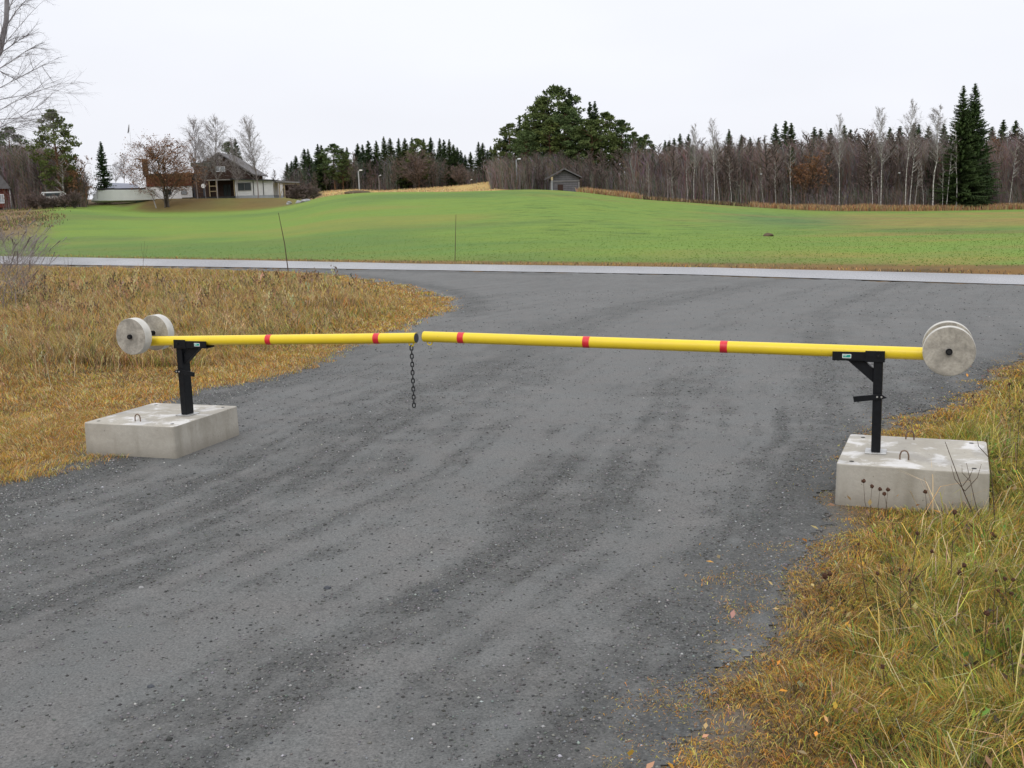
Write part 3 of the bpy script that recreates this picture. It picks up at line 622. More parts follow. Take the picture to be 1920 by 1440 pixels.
#@@TREES
rd=random.Random(3)
class TB:
    """triangle bag"""
    def __init__(s): s.v=[];s.n=0
    def tri(s,a,b,c): s.v+=[a,b,c]
    def ob(s,name,mat):
        V=np.array([tuple(p) for p in s.v],np.float32);me=npmesh(name,V,[np.arange(len(V)).reshape(-1,3)],mat);return me
def rv(s=1): return Vector((rd.gauss(0,s),rd.gauss(0,s),rd.gauss(0,s)))
def proto_spruce(h=14,r=2.2,nb=6,step=.42,detail=1,sparse=0):
    t=MB();t.tube([(0,0,-.5),(0,0,h*.5),(0,0,h*.97)],[.17*h/14,.1*h/14,.02],7)
    tm=t.ob('trunk',M['bark'],linked=False).data;b=TB();z=h*.05
    while z<h*.985:
        f=z/h;L0=r*(1-f)**.85+.05
        tz=min(1.,.22+(1-f)*2.6)
        if f<.12: L0*=.75
        for k in range(nb):
            if rd.random()<sparse: continue
            a=rd.random()*6.28;L=L0*(.65+.55*rd.random());dr=.28-.55*(1-f)+rd.gauss(0,.08)
            d=Vector((math.cos(a),math.sin(a),dr)).normalized();sd=Vector((-math.sin(a),math.cos(a),0));p0=Vector((0,0,z+rd.uniform(-.2,.2)*step))
            ns=max(3,int(L/.42*detail))
            for j in range(ns):
                tt=(j+.4)/ns;p=p0+d*L*tt+Vector((0,0,.12*L*tt*tt));wl=(.34*L*(1-tt)+.26*tz)/(detail**.3)
                for sg in (-1,1):
                    q=p+sd*sg*wl*(.7+.5*rd.random())+d*wl*.7-Vector((0,0,wl*.35*rd.random()));b.tri(p-d*.13*tz-Vector((0,0,.05)),p+d*.16*tz+Vector((0,0,.05)),q)
                b.tri(p-sd*.2*tz,p+sd*.2*tz,p+d*.1-Vector((0,0,tz*(.3+.35*rd.random())/detail**.5)))
            b.tri(p0+d*L*.7-sd*.1*tz,p0+d*L*.7+sd*.1*tz,p0+d*L*1.15+Vector((0,0,.16*L)))
        z+=step*(.55+.65*(1-f))
    b.tri(Vector((-.2,0,h*.9)),Vector((.2,0,h*.9)),Vector((0,0,h)));b.tri(Vector((0,-.2,h*.9)),Vector((0,.2,h*.9)),Vector((0,0,h)))
    return tm,b.ob('crown',M['spruce']),h
def proto_pine(h=14,r=3,low=.4,ncl=46,cs=.95):
    t=MB();t.tube([(0,0,-.5),(.15,0,h*.4),(-.1,.1,h*.7),(0,0,h*.95)],[.22*h/14,.17*h/14,.11*h/14,.03],7)
    b=TB()
    for k in range(ncl):
        f=low+(1-low)*((k+.5)/ncl)**.9;a=k*2.4+rd.random();env=math.sin(math.pi*min(1,max(.0,(f-low)/(1-low)*.86+.16)))**.7
        rr=r*env*(.45+.6*rd.random());z=h*f+rd.uniform(-.3,.3);ctr=Vector((math.cos(a)*rr,math.sin(a)*rr,min(z,h-.4)))
        bs=Vector((0,0,ctr.z-rr*.45));t.tube([bs,bs.lerp(ctr,.6)+Vector((0,0,.1)),ctr],[.06,.04,.015],4,cap=False)
        c_=cs*(.7+.5*rd.random())*(.6+.4*env)
        for q in range(95):
            v=rv();v.normalize();p=ctr+Vector((v.x*c_*1.15,v.y*c_*1.15,v.z*c_*.55+.1))*(.35+.65*rd.random());d=(v+rv(.5)+Vector((0,0,.5))).normalized();s=d.orthogonal().normalized();s=(Matrix.Rotation(rd.random()*6.28,3,d)@s)
            l=.34*(.6+.6*rd.random());b.tri(p-s*.13,p+s*.13,p+d*l)
    return t.ob('trunk',M['pinebark'],linked=False).data,b.ob('crown',M['pine']),h
def proto_bare(h=12,r=2.2,nb=26,mat='twig',bk='bark',low=.25,tw=1.,asc=1.1,leaf=0,stems=1,n2=6,n3=6,trad=.10):
    t=MB();b=TB()
    def tw_(p,q,w_):
        d=(q-p);s=d.cross(rv()).normalized()*w_;b.tri(p-s,p+s,q)
    for st in range(stems):
        ox=Vector((rd.uniform(-.3,.3),rd.uniform(-.3,.3),0))*(stems>1);lean=Vector((rd.gauss(0,.06),rd.gauss(0,.06),0))*(1 if stems==1 else 3)
        hh=h*(1 if st==0 else rd.uniform(.7,.95));wob=[rv(.12) for _ in range(7)]
        def tp(f): 
            i=min(5,int(f*6));g=f*6-i;w_=wob[i].lerp(wob[i+1],g);return ox+lean*hh*f*f+Vector((w_.x,w_.y,0))*min(1,f*3)+Vector((0,0,hh*f))
        t.tube([ox-Vector((0,0,.5))]+[tp(i/8) for i in range(1,9)],[trad*h/12*max(.08,(1-i/8.4)) for i in range(9)],6)
        for k in range(nb//stems):
            f=low+(1-low)*(k+rd.random())/(nb//stems)*.97;p=tp(min(f,.99));a=rd.random()*6.28;env=(1-((f-low)/(1-low)))**.6*.85+.15;L=r*env*(.7+.5*rd.random())
            d=Vector((math.cos(a),math.sin(a),asc*(.7+.6*rd.random()))).normalized();pp=p;pts=[p]
            for j in range(3):
                d=(d+rv(.12)+Vector((0,0,.10 if asc>.8 else -.02))).normalized();pts.append(pts[-1]+d*L/2.2)
            t.tube(pts,[.035*tw*h/12,.026*tw,.018*tw,.008],4,cap=False)
            for j in range(n2):
                g=rd.uniform(.15,1)*3;i=min(2,int(g));p1=pts[i].lerp(pts[i+1],g-i);d1=((pts[i+1]-pts[i]).normalized()+rv(.55)).normalized();l1=L*.42*(.5+.7*rd.random());p2=p1+d1*l1;tw_(p1,p2,.016*tw)
                for m in range(n3):
                    q1=p1.lerp(p2,rd.random());d2=(d1+rv(.6)+Vector((0,0,-.15))).normalized();q2=q1+d2*l1*.6*(.5+rd.random());tw_(q1,q2,.011*tw)
                    if leaf and rd.random()<leaf:
                        s=rv(.10);s2=rv(.10);b.tri(q2,q2+s,q2+s2)
    return t.ob('trunk',M[bk],linked=False).data,b.ob('crown',M[mat]),h
SP=[proto_spruce(14,rd.uniform(2.5,3.4),7) for _ in range(5)]
SPB=[proto_spruce(19,4.6,10,.40,1.5,.08),proto_spruce(19,4.4,10,.40,1.5,.1)]
PI=[proto_pine(14,3.3,.28,50,.85),proto_pine(14,3.8,.2,60,.9),proto_pine(15,2.8,.35,44,.8)]
BI=[proto_bare(12,1.9,34,tw=2.3,low=.2,n2=7,n3=7) for _ in range(5)]
BIR=[proto_bare(12,2.0,30,'twigred','bark',leaf=.25,tw=2,n2=7,n3=7),proto_bare(12,1.8,30,'twig','birchbark',tw=2.2,n2=7,n3=7)]
BW=[proto_bare(14,2.3,46,'twigpale','birchbark',.45,.75,1.0,n2=11,n3=12,trad=.095) for _ in range(3)]
def ordn(k): return ['first','second','third','fourth','fifth','sixth','seventh','eighth','ninth','tenth','eleventh','twelfth'][k]
def rel(u_,allu,marks,side,what):
    """label an item of a row by counting from the nearest landmark to its left (or right of the last)"""
    mk=[m_ for m_ in marks if m_[0]<u_][-1];k=sum(1 for v in allu if mk[0]<v<u_)
    return f'{what}, {ordn(min(k,11))} to the right of {mk[1]}'
def seg(u_):
    for lim,t in ((1260,'just right of the log barn'),(1345,'left of the silvery birch crown'),(1395,'around the lone pointed spruce'),(1455,'left of the two joined spruces'),(1520,'by the two joined spruces and the rusty-leaved tree'),(1600,'right of the rusty-leaved tree'),(1680,'by the left tall white birch'),(1740,'by the tallest white birch'),(1800,'left of the tall dark spruces'),(1880,'behind the tall dark spruces')):
        if u_<lim: return t
    return 'right of the tall dark spruces'
def place(proto,px,ytop,d,name,label,cat,group=None,wpx=None,ybase=None,sx=None,lean=0,dsink=0):
    tm,cm_,h=proto;tp=at(px,ytop,d);x,y=tp[0],tp[1]
    zb=float(gz(np.array([x]),np.array([y]))[0]) if ybase is None else at(px,ybase,d)[2]
    H=max(1.2,tp[2]-zb);s=H/h;k=s if sx is None else sx*s
    e=empty(name,(x,y,zb),label,cat,group,rd.random()*6.28);e.scale=(k,k,s)
    if lean: e.rotation_euler=(0,lean,0)
    for nm,me in (('trunk',tm),('crown',cm_)): link(bpy.data.objects.new(nm,me),e)
    return e
# skyline spruces left-centre wood
NT=0
LW=[(538,305),(546,302),(554,292),(570,279),(577,279),(595,270),(602,272),(650,276),(670,269),(679,271),(690,264),(705,264),(719,256),(731,259),(747,259),(759,259),(772,258),(794,260),(807,257),(824,259),(832,262),(842,261),(850,271),(857,276),(864,282),(872,290),(882,285),(897,266),(905,268),(914,281),(920,274),(927,271)]
for i,(u_,t_) in enumerate(LW):
    place(SP[i%5],u_,t_-1,rd.uniform(208,222),'spruce_tree',rel(u_,[q[0] for q in LW],[(500,'the white annex roof'),(624,'the round-topped pine'),(710,'the thin distant lamp'),(782,'the middle rounded pine'),(857,'the pinkish tree')],1,'spruce top'),'tree','spruces of the left-centre wood',sx=rd.uniform(1.1,1.7))
for (u_,t_,k,w_) in ((624,270,0,1.5),(782,260,1,1.2),(937,265,2,1.2),(640,282,1,1.1)):
    place(PI[k],u_,t_,206,'pine_tree',{624:'round-topped pine standing out of the left end of the left-centre wood',782:'rounded pine crown in the middle of the left-centre wood',937:'pine at the foot of the tall clump, just left of it',640:'lower pine beside the round-topped one in the left-centre wood'}[u_],'tree','pines of the left-centre wood',sx=w_)
bushy=proto_bare(8,4.2,90,'twig','bark',.08,2.6,.8,stems=5,n2=8,n3=9)
place(bushy,775,283,203,'bare_tree','broad round leafless grey tree in front of the dark left-centre wood','tree',sx=.95)
place(bushy,857,309,201,'bare_tree','smaller pinkish leafless tree right of the broad round one','tree',sx=.9)
for (u_,t_) in ((660,284),(648,300),(690,300),(700,312),(815,292),(833,298),(590,322),(610,312),(565,325),(890,318),(915,330),(940,320),(735,300),(880,325),(630,320),(545,330)):
    place(rd.choice(BI),u_,t_,rd.uniform(200,207),'birch_tree',rel(u_,[545,565,590,610,630,648,660,690,700,735,815,833,880,890,915,940],[(500,'the white annex'),(672,'the left street lamp'),(775,'the broad round grey tree'),(857,'the pinkish tree')],1,'bare thin birch'),'tree','bare birches before the left-centre wood',sx=rd.uniform(1,1.5))
# central tall clump
CP=[('s',947,238,206,1.1),('p',955,232,205,1.2),('s',974,216,204,1.0),('s',985,210,204,1.1),('p',999,212,196,1.15),('p',1017,184,198,1.15),('p',1045,162,200,1.25),('s',1067,162,199,1.25),('p',1059,202,192,1.4),('p',1030,225,190,1.3),('p',985,245,190,1.2),('s',1106,189,200,1.1),('s',1115,188,200,1.0),('p',1135,211,190,1.25),('p',1108,225,188,1.35),('p',1085,235,189,1.3),('p',1166,225,190,1.1),('p',1188,247,195,.9),('p',1201,257,197,.9),('p',1211,252,198,.8),('p',965,262,192,1.1),('p',1150,250,190,1.1)]
NM_={947:'spruce at the left foot of the tall clump',955:'pine at the left foot of the tall clump',974:'narrow spruce spire low on the left side of the tall clump',985:'second spruce spire on the left side of the tall clump',999:'pine on the left shoulder of the tall clump',1017:'pine just below and left of the highest crown',1045:'highest rounded pine at the top of the tall clump',1067:'ragged spruce at the top right of the tall clump',1059:'broad pine in front of the highest crowns, above the log barn',1030:'broad low pine left above the log barn',985.5:'',1106:'left of two spruce spires right of the tall clump top',1115:'right of two spruce spires right of the tall clump top',1135:'pine on the right shoulder of the tall clump',1108:'broad olive pine right above the log barn',1085:'low pine straight behind the log barn roof',1166:'open pine with sky between its limbs, right end of the tall clump',1188:'small pine right of the open pine',1201:'smaller pine at the right end of the tall clump',1211:'last small pine where the clump meets the birch wood',965:'low pine near the left foot of the tall clump',1150:'low pine under the right shoulder of the tall clump'}
seen=set()
for k,u_,t_,d_,s_ in CP:
    lb=NM_[u_] if not(u_ in seen) else 'dense pine low on the left side of the tall clump';seen.add(u_)
    place((SP if k=='s' else PI)[rd.randrange(3)],u_,t_,d_,'spruce_tree' if k=='s' else 'pine_tree',lb,'tree','tall clump behind the log barn',sx=s_)
# conifer tops right wood
RW=[(1225,269),(1247,262),(1255,262),(1264,258),(1275,249),(1291,250),(1367,241),(1390,252),(1407,256),(1422,257),(1455,230),(1527,237),(1539,240),(1558,239),(1583,233),(1595,241),(1669,237),(1688,235),(1714,229),(1723,231),(1741,235),(1770,231),(1861,236),(1882,223),(1905,224),(1640,250),(1610,250),(1935,232),(1960,225),(1990,236),(2030,228)]
for i,(u_,t_) in enumerate(RW):
    place(SP[i%5],u_,t_,rd.uniform(196,215),'spruce_tree',rel(u_,[q[0] for q in sorted(RW)],[(1211,'the tall pine clump'),(1301,'the thin pale birch'),(1478,'the two joined spruces'),(1577,'the slender pale-trunked birch'),(1657,'the left tall white birch'),(1704,'the tallest white birch'),(1756,'the broad-crowned white birch'),(1829,'the two tall spruces')],1,'spruce top'),'tree','spruces in the right-hand wood',sx=rd.uniform(1.1,1.5))
place(SP[1],1473,225,190,'spruce_tree','left of two joined dark spruces above the middle of the right-hand wood','tree',sx=1.3)
place(SP[3],1484,229,190,'spruce_tree','right of two joined dark spruces above the middle of the right-hand wood','tree',sx=1.3)
place(SPB[0],1807,158,168,'spruce_tree','left of the two tall dark spruces at the edge of the right-hand wood','tree','two tall spruces',sx=1.0)
place(SPB[1],1829,154,170,'spruce_tree','right and tallest of the two tall dark spruces at the wood edge','tree','two tall spruces',sx=1.15)
# white birches
for (u_,t_,b_,k,s_,lb) in ((1340,226,382,0,1.0,'pale birch with a silvery crown left of the lone pointed spruce'),(1301,235,380,1,.9,'thin pale birch over the wood, left of the silvery crown'),(1657,203,381,2,1.0,'tall white birch left of the two other white birches'),(1704,192,387,0,.9,'tallest white birch, middle of the three tall ones'),(1756,202,389,1,1.35,'broad-crowned white birch just left of the tall spruces'),(1577,217,380,2,.7,'slender birch with a pale trunk high in the wood')):
    place(BW[k],u_,t_,167,'birch_tree',lb,'tree','white birches at the wood edge',sx=s_*.75)
SLIM=[proto_bare(10,1.0,14,'twig','birchbark',.45,1.0,.9,trad=.075) for _ in range(3)]
for (u_,t_,lb) in ((1216,300,'leaning white birch stem right of the log barn grass'),(1252,318,'slim white birch stem near the left end of the birch wood'),(1262,312,'slim birch stem beside the leaning ones'),(1288,285,'straight bright birch stem in the birch wood'),(1327,300,'birch stem below the silvery crown'),(1349,290,'birch stem right of the silvery crown'),(1372,292,'birch stem under the pointed spruce'),(1419,348,'short broken white birch stem at the field edge'),(1432,310,'grey birch stem right of the broken one'),(1455,300,'birch stem beneath the joined spruces'),(1484,265,'birch stem before the right joined spruce'),(1638,285,'leaning birch stem left of the tall white birch'),(1650,330,'short white stem at the foot of the tall white birch'),(1710,245,'thin birch twin of the tallest birch'),(1718,300,'slim stem behind the tallest birch'),(1735,300,'crooked slim stem between the tallest and the broad birch'),(1770,300,'dead leaning stem right of the broad birch'),(1780,255,'left pale stem standing before the tall spruces'),(1800,225,'right pale stem leaning across the tall spruces'),(1898,268,'pale stem right of the tall spruces')):
    place(rd.choice(SLIM),u_,t_,166.5,'birch_tree',lb,'tree','slim birch stems along the wood edge',lean=rd.uniform(-.05,.05))
place(proto_bare(5,2.4,40,'twigred','bark',.15,1.3,1,leaf=.8,stems=3),1511,298,172,'rowan_tree','rusty-leaved small tree in the right-hand wood','tree',sx=1.1)
# mass of the woods
def sky_top(u_):
    return np.interp(u_,[-200,0,60,130,170,520,560,600,640,760,850,880,920,960,1000,1050,1100,1150,1200,1230,1300,1400,1500,1600,1700,1800,1900,2100],
                        [255,262,262,270,330,340,300,285,282,268,275,300,290,250,225,215,225,245,270,276,262,264,256,250,250,255,250,250])
for i in range(110):
    u_=1195+ (2090-1195)*((i+rd.random())/110);t_=float(sky_top(u_))+rd.uniform(-10,24);
    if 1785<u_<1862: t_+=50
    place(rd.choice(BI+BIR[1:]+[BIR[0]] if rd.random()<.25 else BI),u_,t_,rd.uniform(169,196),'birch_tree','bare reddish-brown birch of the dense wood, '+seg(u_),'tree','bare birches of the right-hand wood',sx=rd.uniform(1.0,1.5))
for i in range(34):
    u_=1205+880*((i+rd.random())/34);t_=float(sky_top(u_))+rd.uniform(2,40)
    place(rd.choice(SP),u_,t_,rd.uniform(176,196),'spruce_tree','half-hidden spruce among bare birches, '+seg(u_),'tree','spruces inside the right-hand wood',sx=rd.uniform(.8,1.3))
for i in range(34):
    u_=950+270*((i+rd.random())/34);t_=rd.uniform(278,308)
    place(rd.choice(BI),u_,t_,rd.uniform(176,187),'birch_tree','bare grey-brown birch under the tall clump, '+('left of the log barn' if u_<1025 else 'behind the log barn' if u_<1095 else 'right of the log barn'),'tree','bare birches under the tall clump',sx=rd.uniform(1.0,1.5))
for i in range(26):
    u_=530+400*((i+rd.random())/26);t_=float(sky_top(u_))+rd.uniform(4,16)
    place(rd.choice(SP),u_,t_,rd.uniform(222,236),'spruce_tree','dark spruce in the wood behind the mown rise, left of centre','tree','spruces of the left-centre wood',sx=rd.uniform(1.1,1.5))
# left wood
place(proto_pine(14,3.4,.2,56,.85),98,206,150,'pine_tree','big wind-shaped pine at the left, above the white van','tree',sx=1.0)
place(PI[2],15,238,158,'pine_tree','dark pine top at the left edge of the picture','tree',sx=1.2)
place(SP[2],188,264,158,'spruce_tree','lone dark green spruce left of the white boat','tree',sx=1.15)
place(proto_bare(6,2.1,36,'twigred','bark',.12,1.2,1,leaf=.5,stems=2),143,296,150,'rowan_tree','rusty-brown tree between the big pine and the lone spruce','tree',sx=1)
for i in range(38):
    u_=-90+250*((i+rd.random())/38);t_=float(np.interp(u_,[-100,60,110,160],[262,275,292,325]))+rd.uniform(-4,35)
    place(rd.choice(BI+BIR[1:]),u_,t_,rd.uniform(148,175),'birch_tree','bare brownish birch of the left wood, '+('behind the red cabin' if u_<30 else 'between the cabin and the big pine' if u_<85 else 'between the big pine and the lone spruce'),'tree','bare birches of the left wood',sx=rd.uniform(1.1,1.7))
for u_,t_,lb in ((228,293,'thin pale bare tree right of the lone spruce'),(212,305,'low pale bare tree touching the lone spruce'),(245,310,'small pale bare tree behind the white boat')):
    place(BW[u_%3],u_,t_,185,'bare_tree',lb,'tree','pale bare trees behind the boat',sx=1.3)
vh=proto_bare(3.2,1.9,70,'twig','bark',.02,2.4,.8,stems=7,n2=8,n3=9)
for k,(u_,t_,lb) in enumerate(((80,366,'brown bush hiding the rear of the white van'),(99,370,'brown bush in front of the middle of the white van'),(118,364,'brown bush hiding the right end of the white van'),(62,362,'brown bush between the red cabin and the white van'),(138,360,'brown bush right of the white van under the pine'))):
    place(vh,u_,t_,144,'hedge_bush',lb,'shrub','bushes before the white van',sx=1.15)
# garden trees around the house
fan=proto_bare(9,4.8,100,'twigbrown','bark',.08,1.1,.8,leaf=.9,stems=8,n2=8,n3=9)
place(fan,303,266,152,'rowan_tree','wide fan-shaped tree with a few rusty leaves in front of the red building','tree',sx=1.1)
M['twiglight']=twig('light_twigs',(.29,.26,.26),(.34,.31,.31),(.30,.28,.28))
GB=[proto_bare(12,2.9,60,'twiglight','twigpale',.2,.7,1.6,n2=11,n3=12,trad=.085) for _ in range(3)]
for k,(u_,t_,s_,lb) in enumerate(((360,229,1.25,'bare garden birch at the joint of the red building and the brown house'),(397,224,1.3,'tallest bare garden birch before the left wing of the brown house'),(438,262,.8,'thin bare tree before the porch of the brown house'),(475,229,1.2,'single bare birch before the white annex'),(378,262,.8,'smaller bare birch between the two tall garden birches'))):
    place(GB[k%3],u_,t_,158,'birch_tree',lb,'tree','bare garden trees by the house',sx=s_*1.05)
place(SP[0],441,259,188,'spruce_tree','dark spruce peeping over the roof of the brown house','tree',sx=1.35)
place(PI[1],427,266,190,'pine_tree','pine peeping over the roof ridge, left of the spruce','tree',sx=.8)
place(proto_bare(4,1.8,30,'twig','bark',.1,1.2,1,stems=3),486,325,185,'bare_shrub','dark bare shrub at the right end of the grey house roof','shrub',sx=1)
place(BI[2],512,318,195,'bare_tree','faint bare tree behind the flat roof of the white annex','tree',sx=1.3)
hedge=proto_bare(3.2,1.6,60,'twig','bark',.02,2.2,.8,stems=6,n2=8,n3=9)
for k,(u_,t_,s_,lb) in enumerate(((556,345,1.3,'brown bare hedge bush beside the timber carport'),(572,345,1.4,'middle brown hedge bush right of the carport'),(588,350,1.2,'outermost brown hedge bush at the edge of the field'),(545,364,.9,'low grey bush at the foot of the carport slope'))):
    place(hedge,u_,t_,163,'hedge_bush',lb,'shrub','hedge bushes right of the carport',sx=s_)
for k,(u_,t_,lb) in enumerate(((952,338,'left of the brown bushes at the foot of the tall street lamp'),(976,334,'right brown bush beside the tall street lamp'),(999,340,'brown bush between the tall street lamp and the barn'))):
    place(hedge,u_,t_,181,'hedge_bush',lb,'shrub','bushes by the tall street lamp',sx=1.5)
# undergrowth of the woods (uncountable stems)
def thicket(name,u0,u1,d0,d1,n,h0,h1,cols,label,wd=.03,skyf=0):
    u_=u0+(u1-u0)*rng.random(n);d=d0+(d1-d0)*rng.random(n)**1.3;x=(u_-960)/FP*d*1.0;y=d
    m=~((u_>1008)&(u_<1112)&(d<178));x=x[m];y=y[m];n=len(x)
    z=gz(x,y);H=h0+(h1-h0)*rng.random(n)
    if skyf:
        uu=ucol(x,y);top=CH+(hz(uu)-sky_top(uu)-skyf-22*fbm(uu,uu*0,34,151,4))*y/FP-z;H=np.maximum(1,top)*(.35+.65*rng.random(n)**.6)
    b=np.stack([x,y,z-.1],1);t=b+np.stack([rng.normal(0,.16,n)*H,rng.normal(0,.1,n)*H,H],1);s=np.array([1.,0,0])*wd*(.6+.8*rng.random((n,1)))
    V=[np.stack([b-s,b+s,t],1)];C=cols(n)*(.65+.75*fbm(x,y,3.2,161,3))[:,None];CC=[C]
    for j in range(4):
        f=(.3+.65*rng.random(n))[:,None];p=b*(1-f)+t*f;l=(H*(.12+.2*rng.random(n)))[:,None];q=p+np.stack([rng.normal(0,.6,n),rng.normal(0,.4,n),.7+.3*rng.random(n)],1)*l;V.append(np.stack([p-s*.6,p+s*.6+np.array([0,0,.02]),q],1));CC.append(C*.95)
    V=np.concatenate(V).reshape(-1,3);F=np.arange(len(V)).reshape(-1,3)
    return tag(link(bpy.data.objects.new(name,npmesh(name,V,[F],M['blade'],np.repeat(np.concatenate(CC),3,0)))),label,'undergrowth',kind='stuff')
PAL.update(purple=(.135,.10,.098),purplebr=(.155,.095,.08),grey=(.17,.15,.145),dgreen=(.05,.07,.04),rust=(.36,.19,.10),tan2=(.42,.31,.17))
PAL.update(purple=(.165,.135,.125),purplebr=(.18,.125,.105),grey=(.22,.20,.19),dgreen=(.065,.085,.05))
und=lambda n:pick([('purple',1.2),('purplebr',.8),('grey',.9),('dgreen',.7),('dark',.5)],n)
thicket('undergrowth',1185,2150,170,200,20000,1.2,4.5,und,'tangled brown undergrowth filling the right-hand wood')
thicket('undergrowth',930,1200,176,196,9000,1,5,und,'tangled brown undergrowth around the log barn')
thicket('undergrowth',525,945,209,226,6000,1,3.5,und,'grey undergrowth at the foot of the left-centre wood')
thicket('undergrowth',1190,2150,176,205,26000,1,5,lambda n:pick([('purple',1.4),('purplebr',1.1),('grey',.8)],n),'mesh of bare twigs between the trees of the right-hand wood',.045,skyf=2)
thicket('undergrowth',940,1215,182,196,6000,1,5,lambda n:pick([('purple',.8),('purplebr',.8),('grey',.8),('dgreen',1.6)],n),'mesh of bare twigs under the tall clump',.045,skyf=62)
thicket('undergrowth',540,935,212,224,6000,1,5,lambda n:pick([('purple',1),('grey',.9),('dgreen',.9)],n),'mesh of bare twigs in the left-centre wood',.045,skyf=14)
thicket('undergrowth',-120,178,152,178,24000,1,5,lambda n:pick([('purple',1),('purplebr',1.1),('grey',.9),('dgreen',.4)],n),'mesh of bare twigs in the left wood',.045,skyf=3)
thicket('undergrowth',-120,185,150,176,10000,1,5,lambda n:pick([('purple',1),('purplebr',1.2),('grey',.7),('dgreen',.6),('rust',.25)],n),'brown undergrowth of the left wood')
dry=lambda n:pick([('rust',1.2),('tan2',1.3),('brown',.7),('tan',.5)],n)
def fringe(name,u0,u1,d0,d1,n,h0,h1,label,cf=dry):
    u_=u0+(u1-u0)*rng.random(n);d=d0+(d1-d0)*rng.random(n);x=(u_-960)/FP*d;k=fbm(x,d,5,141,4);m=rng.random(n)<sst(k,.3,.6)*sst(u_,u0,u0+25)*(1-sst(u_,u1-(80 if u1<200 else 20),u1));x=x[m];d=d[m];n=len(x);k=k[m]
    return blades(name,np.stack([x,d,gz(x,d)-.03],1),(h0+(h1-h0)*rng.random(n))*(.4+k),.1+.4*rng.random(n),.05+.05*rng.random(n),cf(n),label,cat='grass')
fringe('dead_reed_grass',1085,1215,163,170,5000,.5,1.2,'orange dead grass along the field edge right of the barn')
fringe('dead_reed_grass',1400,1960,163,172,26000,.4,1.3,'orange and tan dead grass along the foot of the right-hand wood')
fringe('dead_reed_grass',1200,1420,164,169,5000,.3,.9,'brown dead grass below the birch stems',lambda n:pick([('brown',1),('tan2',.4),('dark',.5)],n))
fringe('dead_reed_grass',-60,160,100,150,9000,.12,.4,'brown scrub grass at the left edge of the field',lambda n:pick([('brown',1.2),('tan2',.4),('dark',.6),('green',.3)],n))
fringe('dead_reed_grass',600,950,166,206,9000,.15,.4,'tan stubble on the mown rise',lambda n:pick([('tan2',2),('straw',.6),('brown',.2)],n))
#@@BUILDINGS
class Frame:
    """local frame in metres facing the camera: px,py give the ground point, 1 px = k metres"""
    def __init__(s,name,u0,y0,d,label,cat,yaw=0):
        s.u0,s.y0,s.d=u0,y0,d;p=at(u0,y0,d);s.k=math.hypot(p[0],p[1])/FP*1.0;s.root=empty(name,tuple(p),label,cat,None,-math.atan2(p[0],p[1])+yaw);s.cy=math.cos(yaw)
    def X(s,u): return (u-s.u0)*s.k/s.cy
    def Zz(s,y): return (s.y0-y)*s.k
    def box(s,name,mat,u0,u1,yt,yb,d0,d1,parent=None,bevel=0):
        m=MB();m.box(s.X(u0),s.X(u1),d0,d1,s.Zz(yb),s.Zz(yt));return m.ob(name,mat,parent or s.root,bevel=bevel)
    def poly(s,name,mat,pts,d0,d1,parent=None):
        m=MB();m.prism([(s.X(a),s.Zz(b)) for a,b in pts][::-1],d0,d1);return m.ob(name,mat,parent or s.root)
    def window(s,u0,u1,yt,yb,d,parent,glass='glass',fr='whitemetal',t=.7,mull=1):
        f=MB();a,b,c,e=s.X(u0),s.X(u1),s.Zz(yb),s.Zz(yt);w_=t*s.k
        for q in ((a,b,c,c+w_),(a,b,e-w_,e),(a,a+w_,c+w_,e-w_),(b-w_,b,c+w_,e-w_)): f.box(q[0],q[1],d-.08,d-.003,q[2],q[3])
        for j in range(mull):
            mx_=a+(b-a)*(j+1)/(mull+1);f.box(mx_-w_*.3,mx_+w_*.3,d-.07,d-.004,c+w_,e-w_)
        wo=f.ob('window',M[fr],parent);g_=MB();g_.box(a+w_*.5,b-w_*.5,d-.04,d-.002,c+w_*.5,e-w_*.5);g_.ob('pane',M[glass],wo);return wo
H=Frame('brown_house',425,372,168,'dark brown two-storey house with a grey gable roof, timber porch and white flat-roofed annex','house',yaw=R(-15))
wall=H.poly('wall',M['brown'],[(383,372),(383,318),(418,295),(468,329),(468,372)],0,8.5)
# roof slabs
ap=(418,291.5);le=(379,317.5);re=(476,330.5);th=2.0
H.poly('roof',M['roofgrey'],[ap,re,(re[0],re[1]+th),(ap[0],ap[1]+th)],-.7,9.2)
H.poly('roof',M['roofgrey'],[(ap[0]-.2,ap[1]),(ap[0]-.2,ap[1]+th),(le[0],le[1]+th),le],-.7,9.2)
H.box('side_wing',M['brown'],375,398,316,372,-.9,-.02);H.box('wing_roof',M['roofgreen'],372,402,309,315.8,-1.5,.6)
H.window(408.5,417,316,325,-.0,wall,'curtain',mull=0);H.window(418,426,316,325,-.0,wall,'curtain',mull=0)
H.box('balcony_front',M['brown'],401,446,329,339,-1.9,-1.7)
H.box('porch_roof',M['greywood'],399,446,339.2,341,-2.1,-.02)
for u_ in (402,414,444): H.box('porch_post',M['timber'],u_,u_+1.2,341.1,368.5,-1.95,-1.85)
H.box('porch_rail',M['timber'],403.3,413.9,359,360,-1.93,-1.87);H.box('porch_rail',M['timber'],403.3,413.9,350,351,-1.93,-1.87)
H.window(420,434,347,368,-.0,wall,'glass','brown',mull=1)
H.box('deck',M['roofdark'],357,446,369,374,-2.6,-.03)
H.window(388,393,351,368,-.9,H.root,'bluewall','brown',mull=0)
an=H.poly('annex_wall',M['white'],[(446.5,368.5),(446.5,341),(511,344),(511,368.5)],-2.0,5)
H.poly('annex_roof',M['roofdark'],[(440,338),(514,342.3),(514,344),(440,340.4)],-2.6,5.4)
H.box('foundation',M['found'],446.3,511.3,368.7,374,-2.03,4.9)
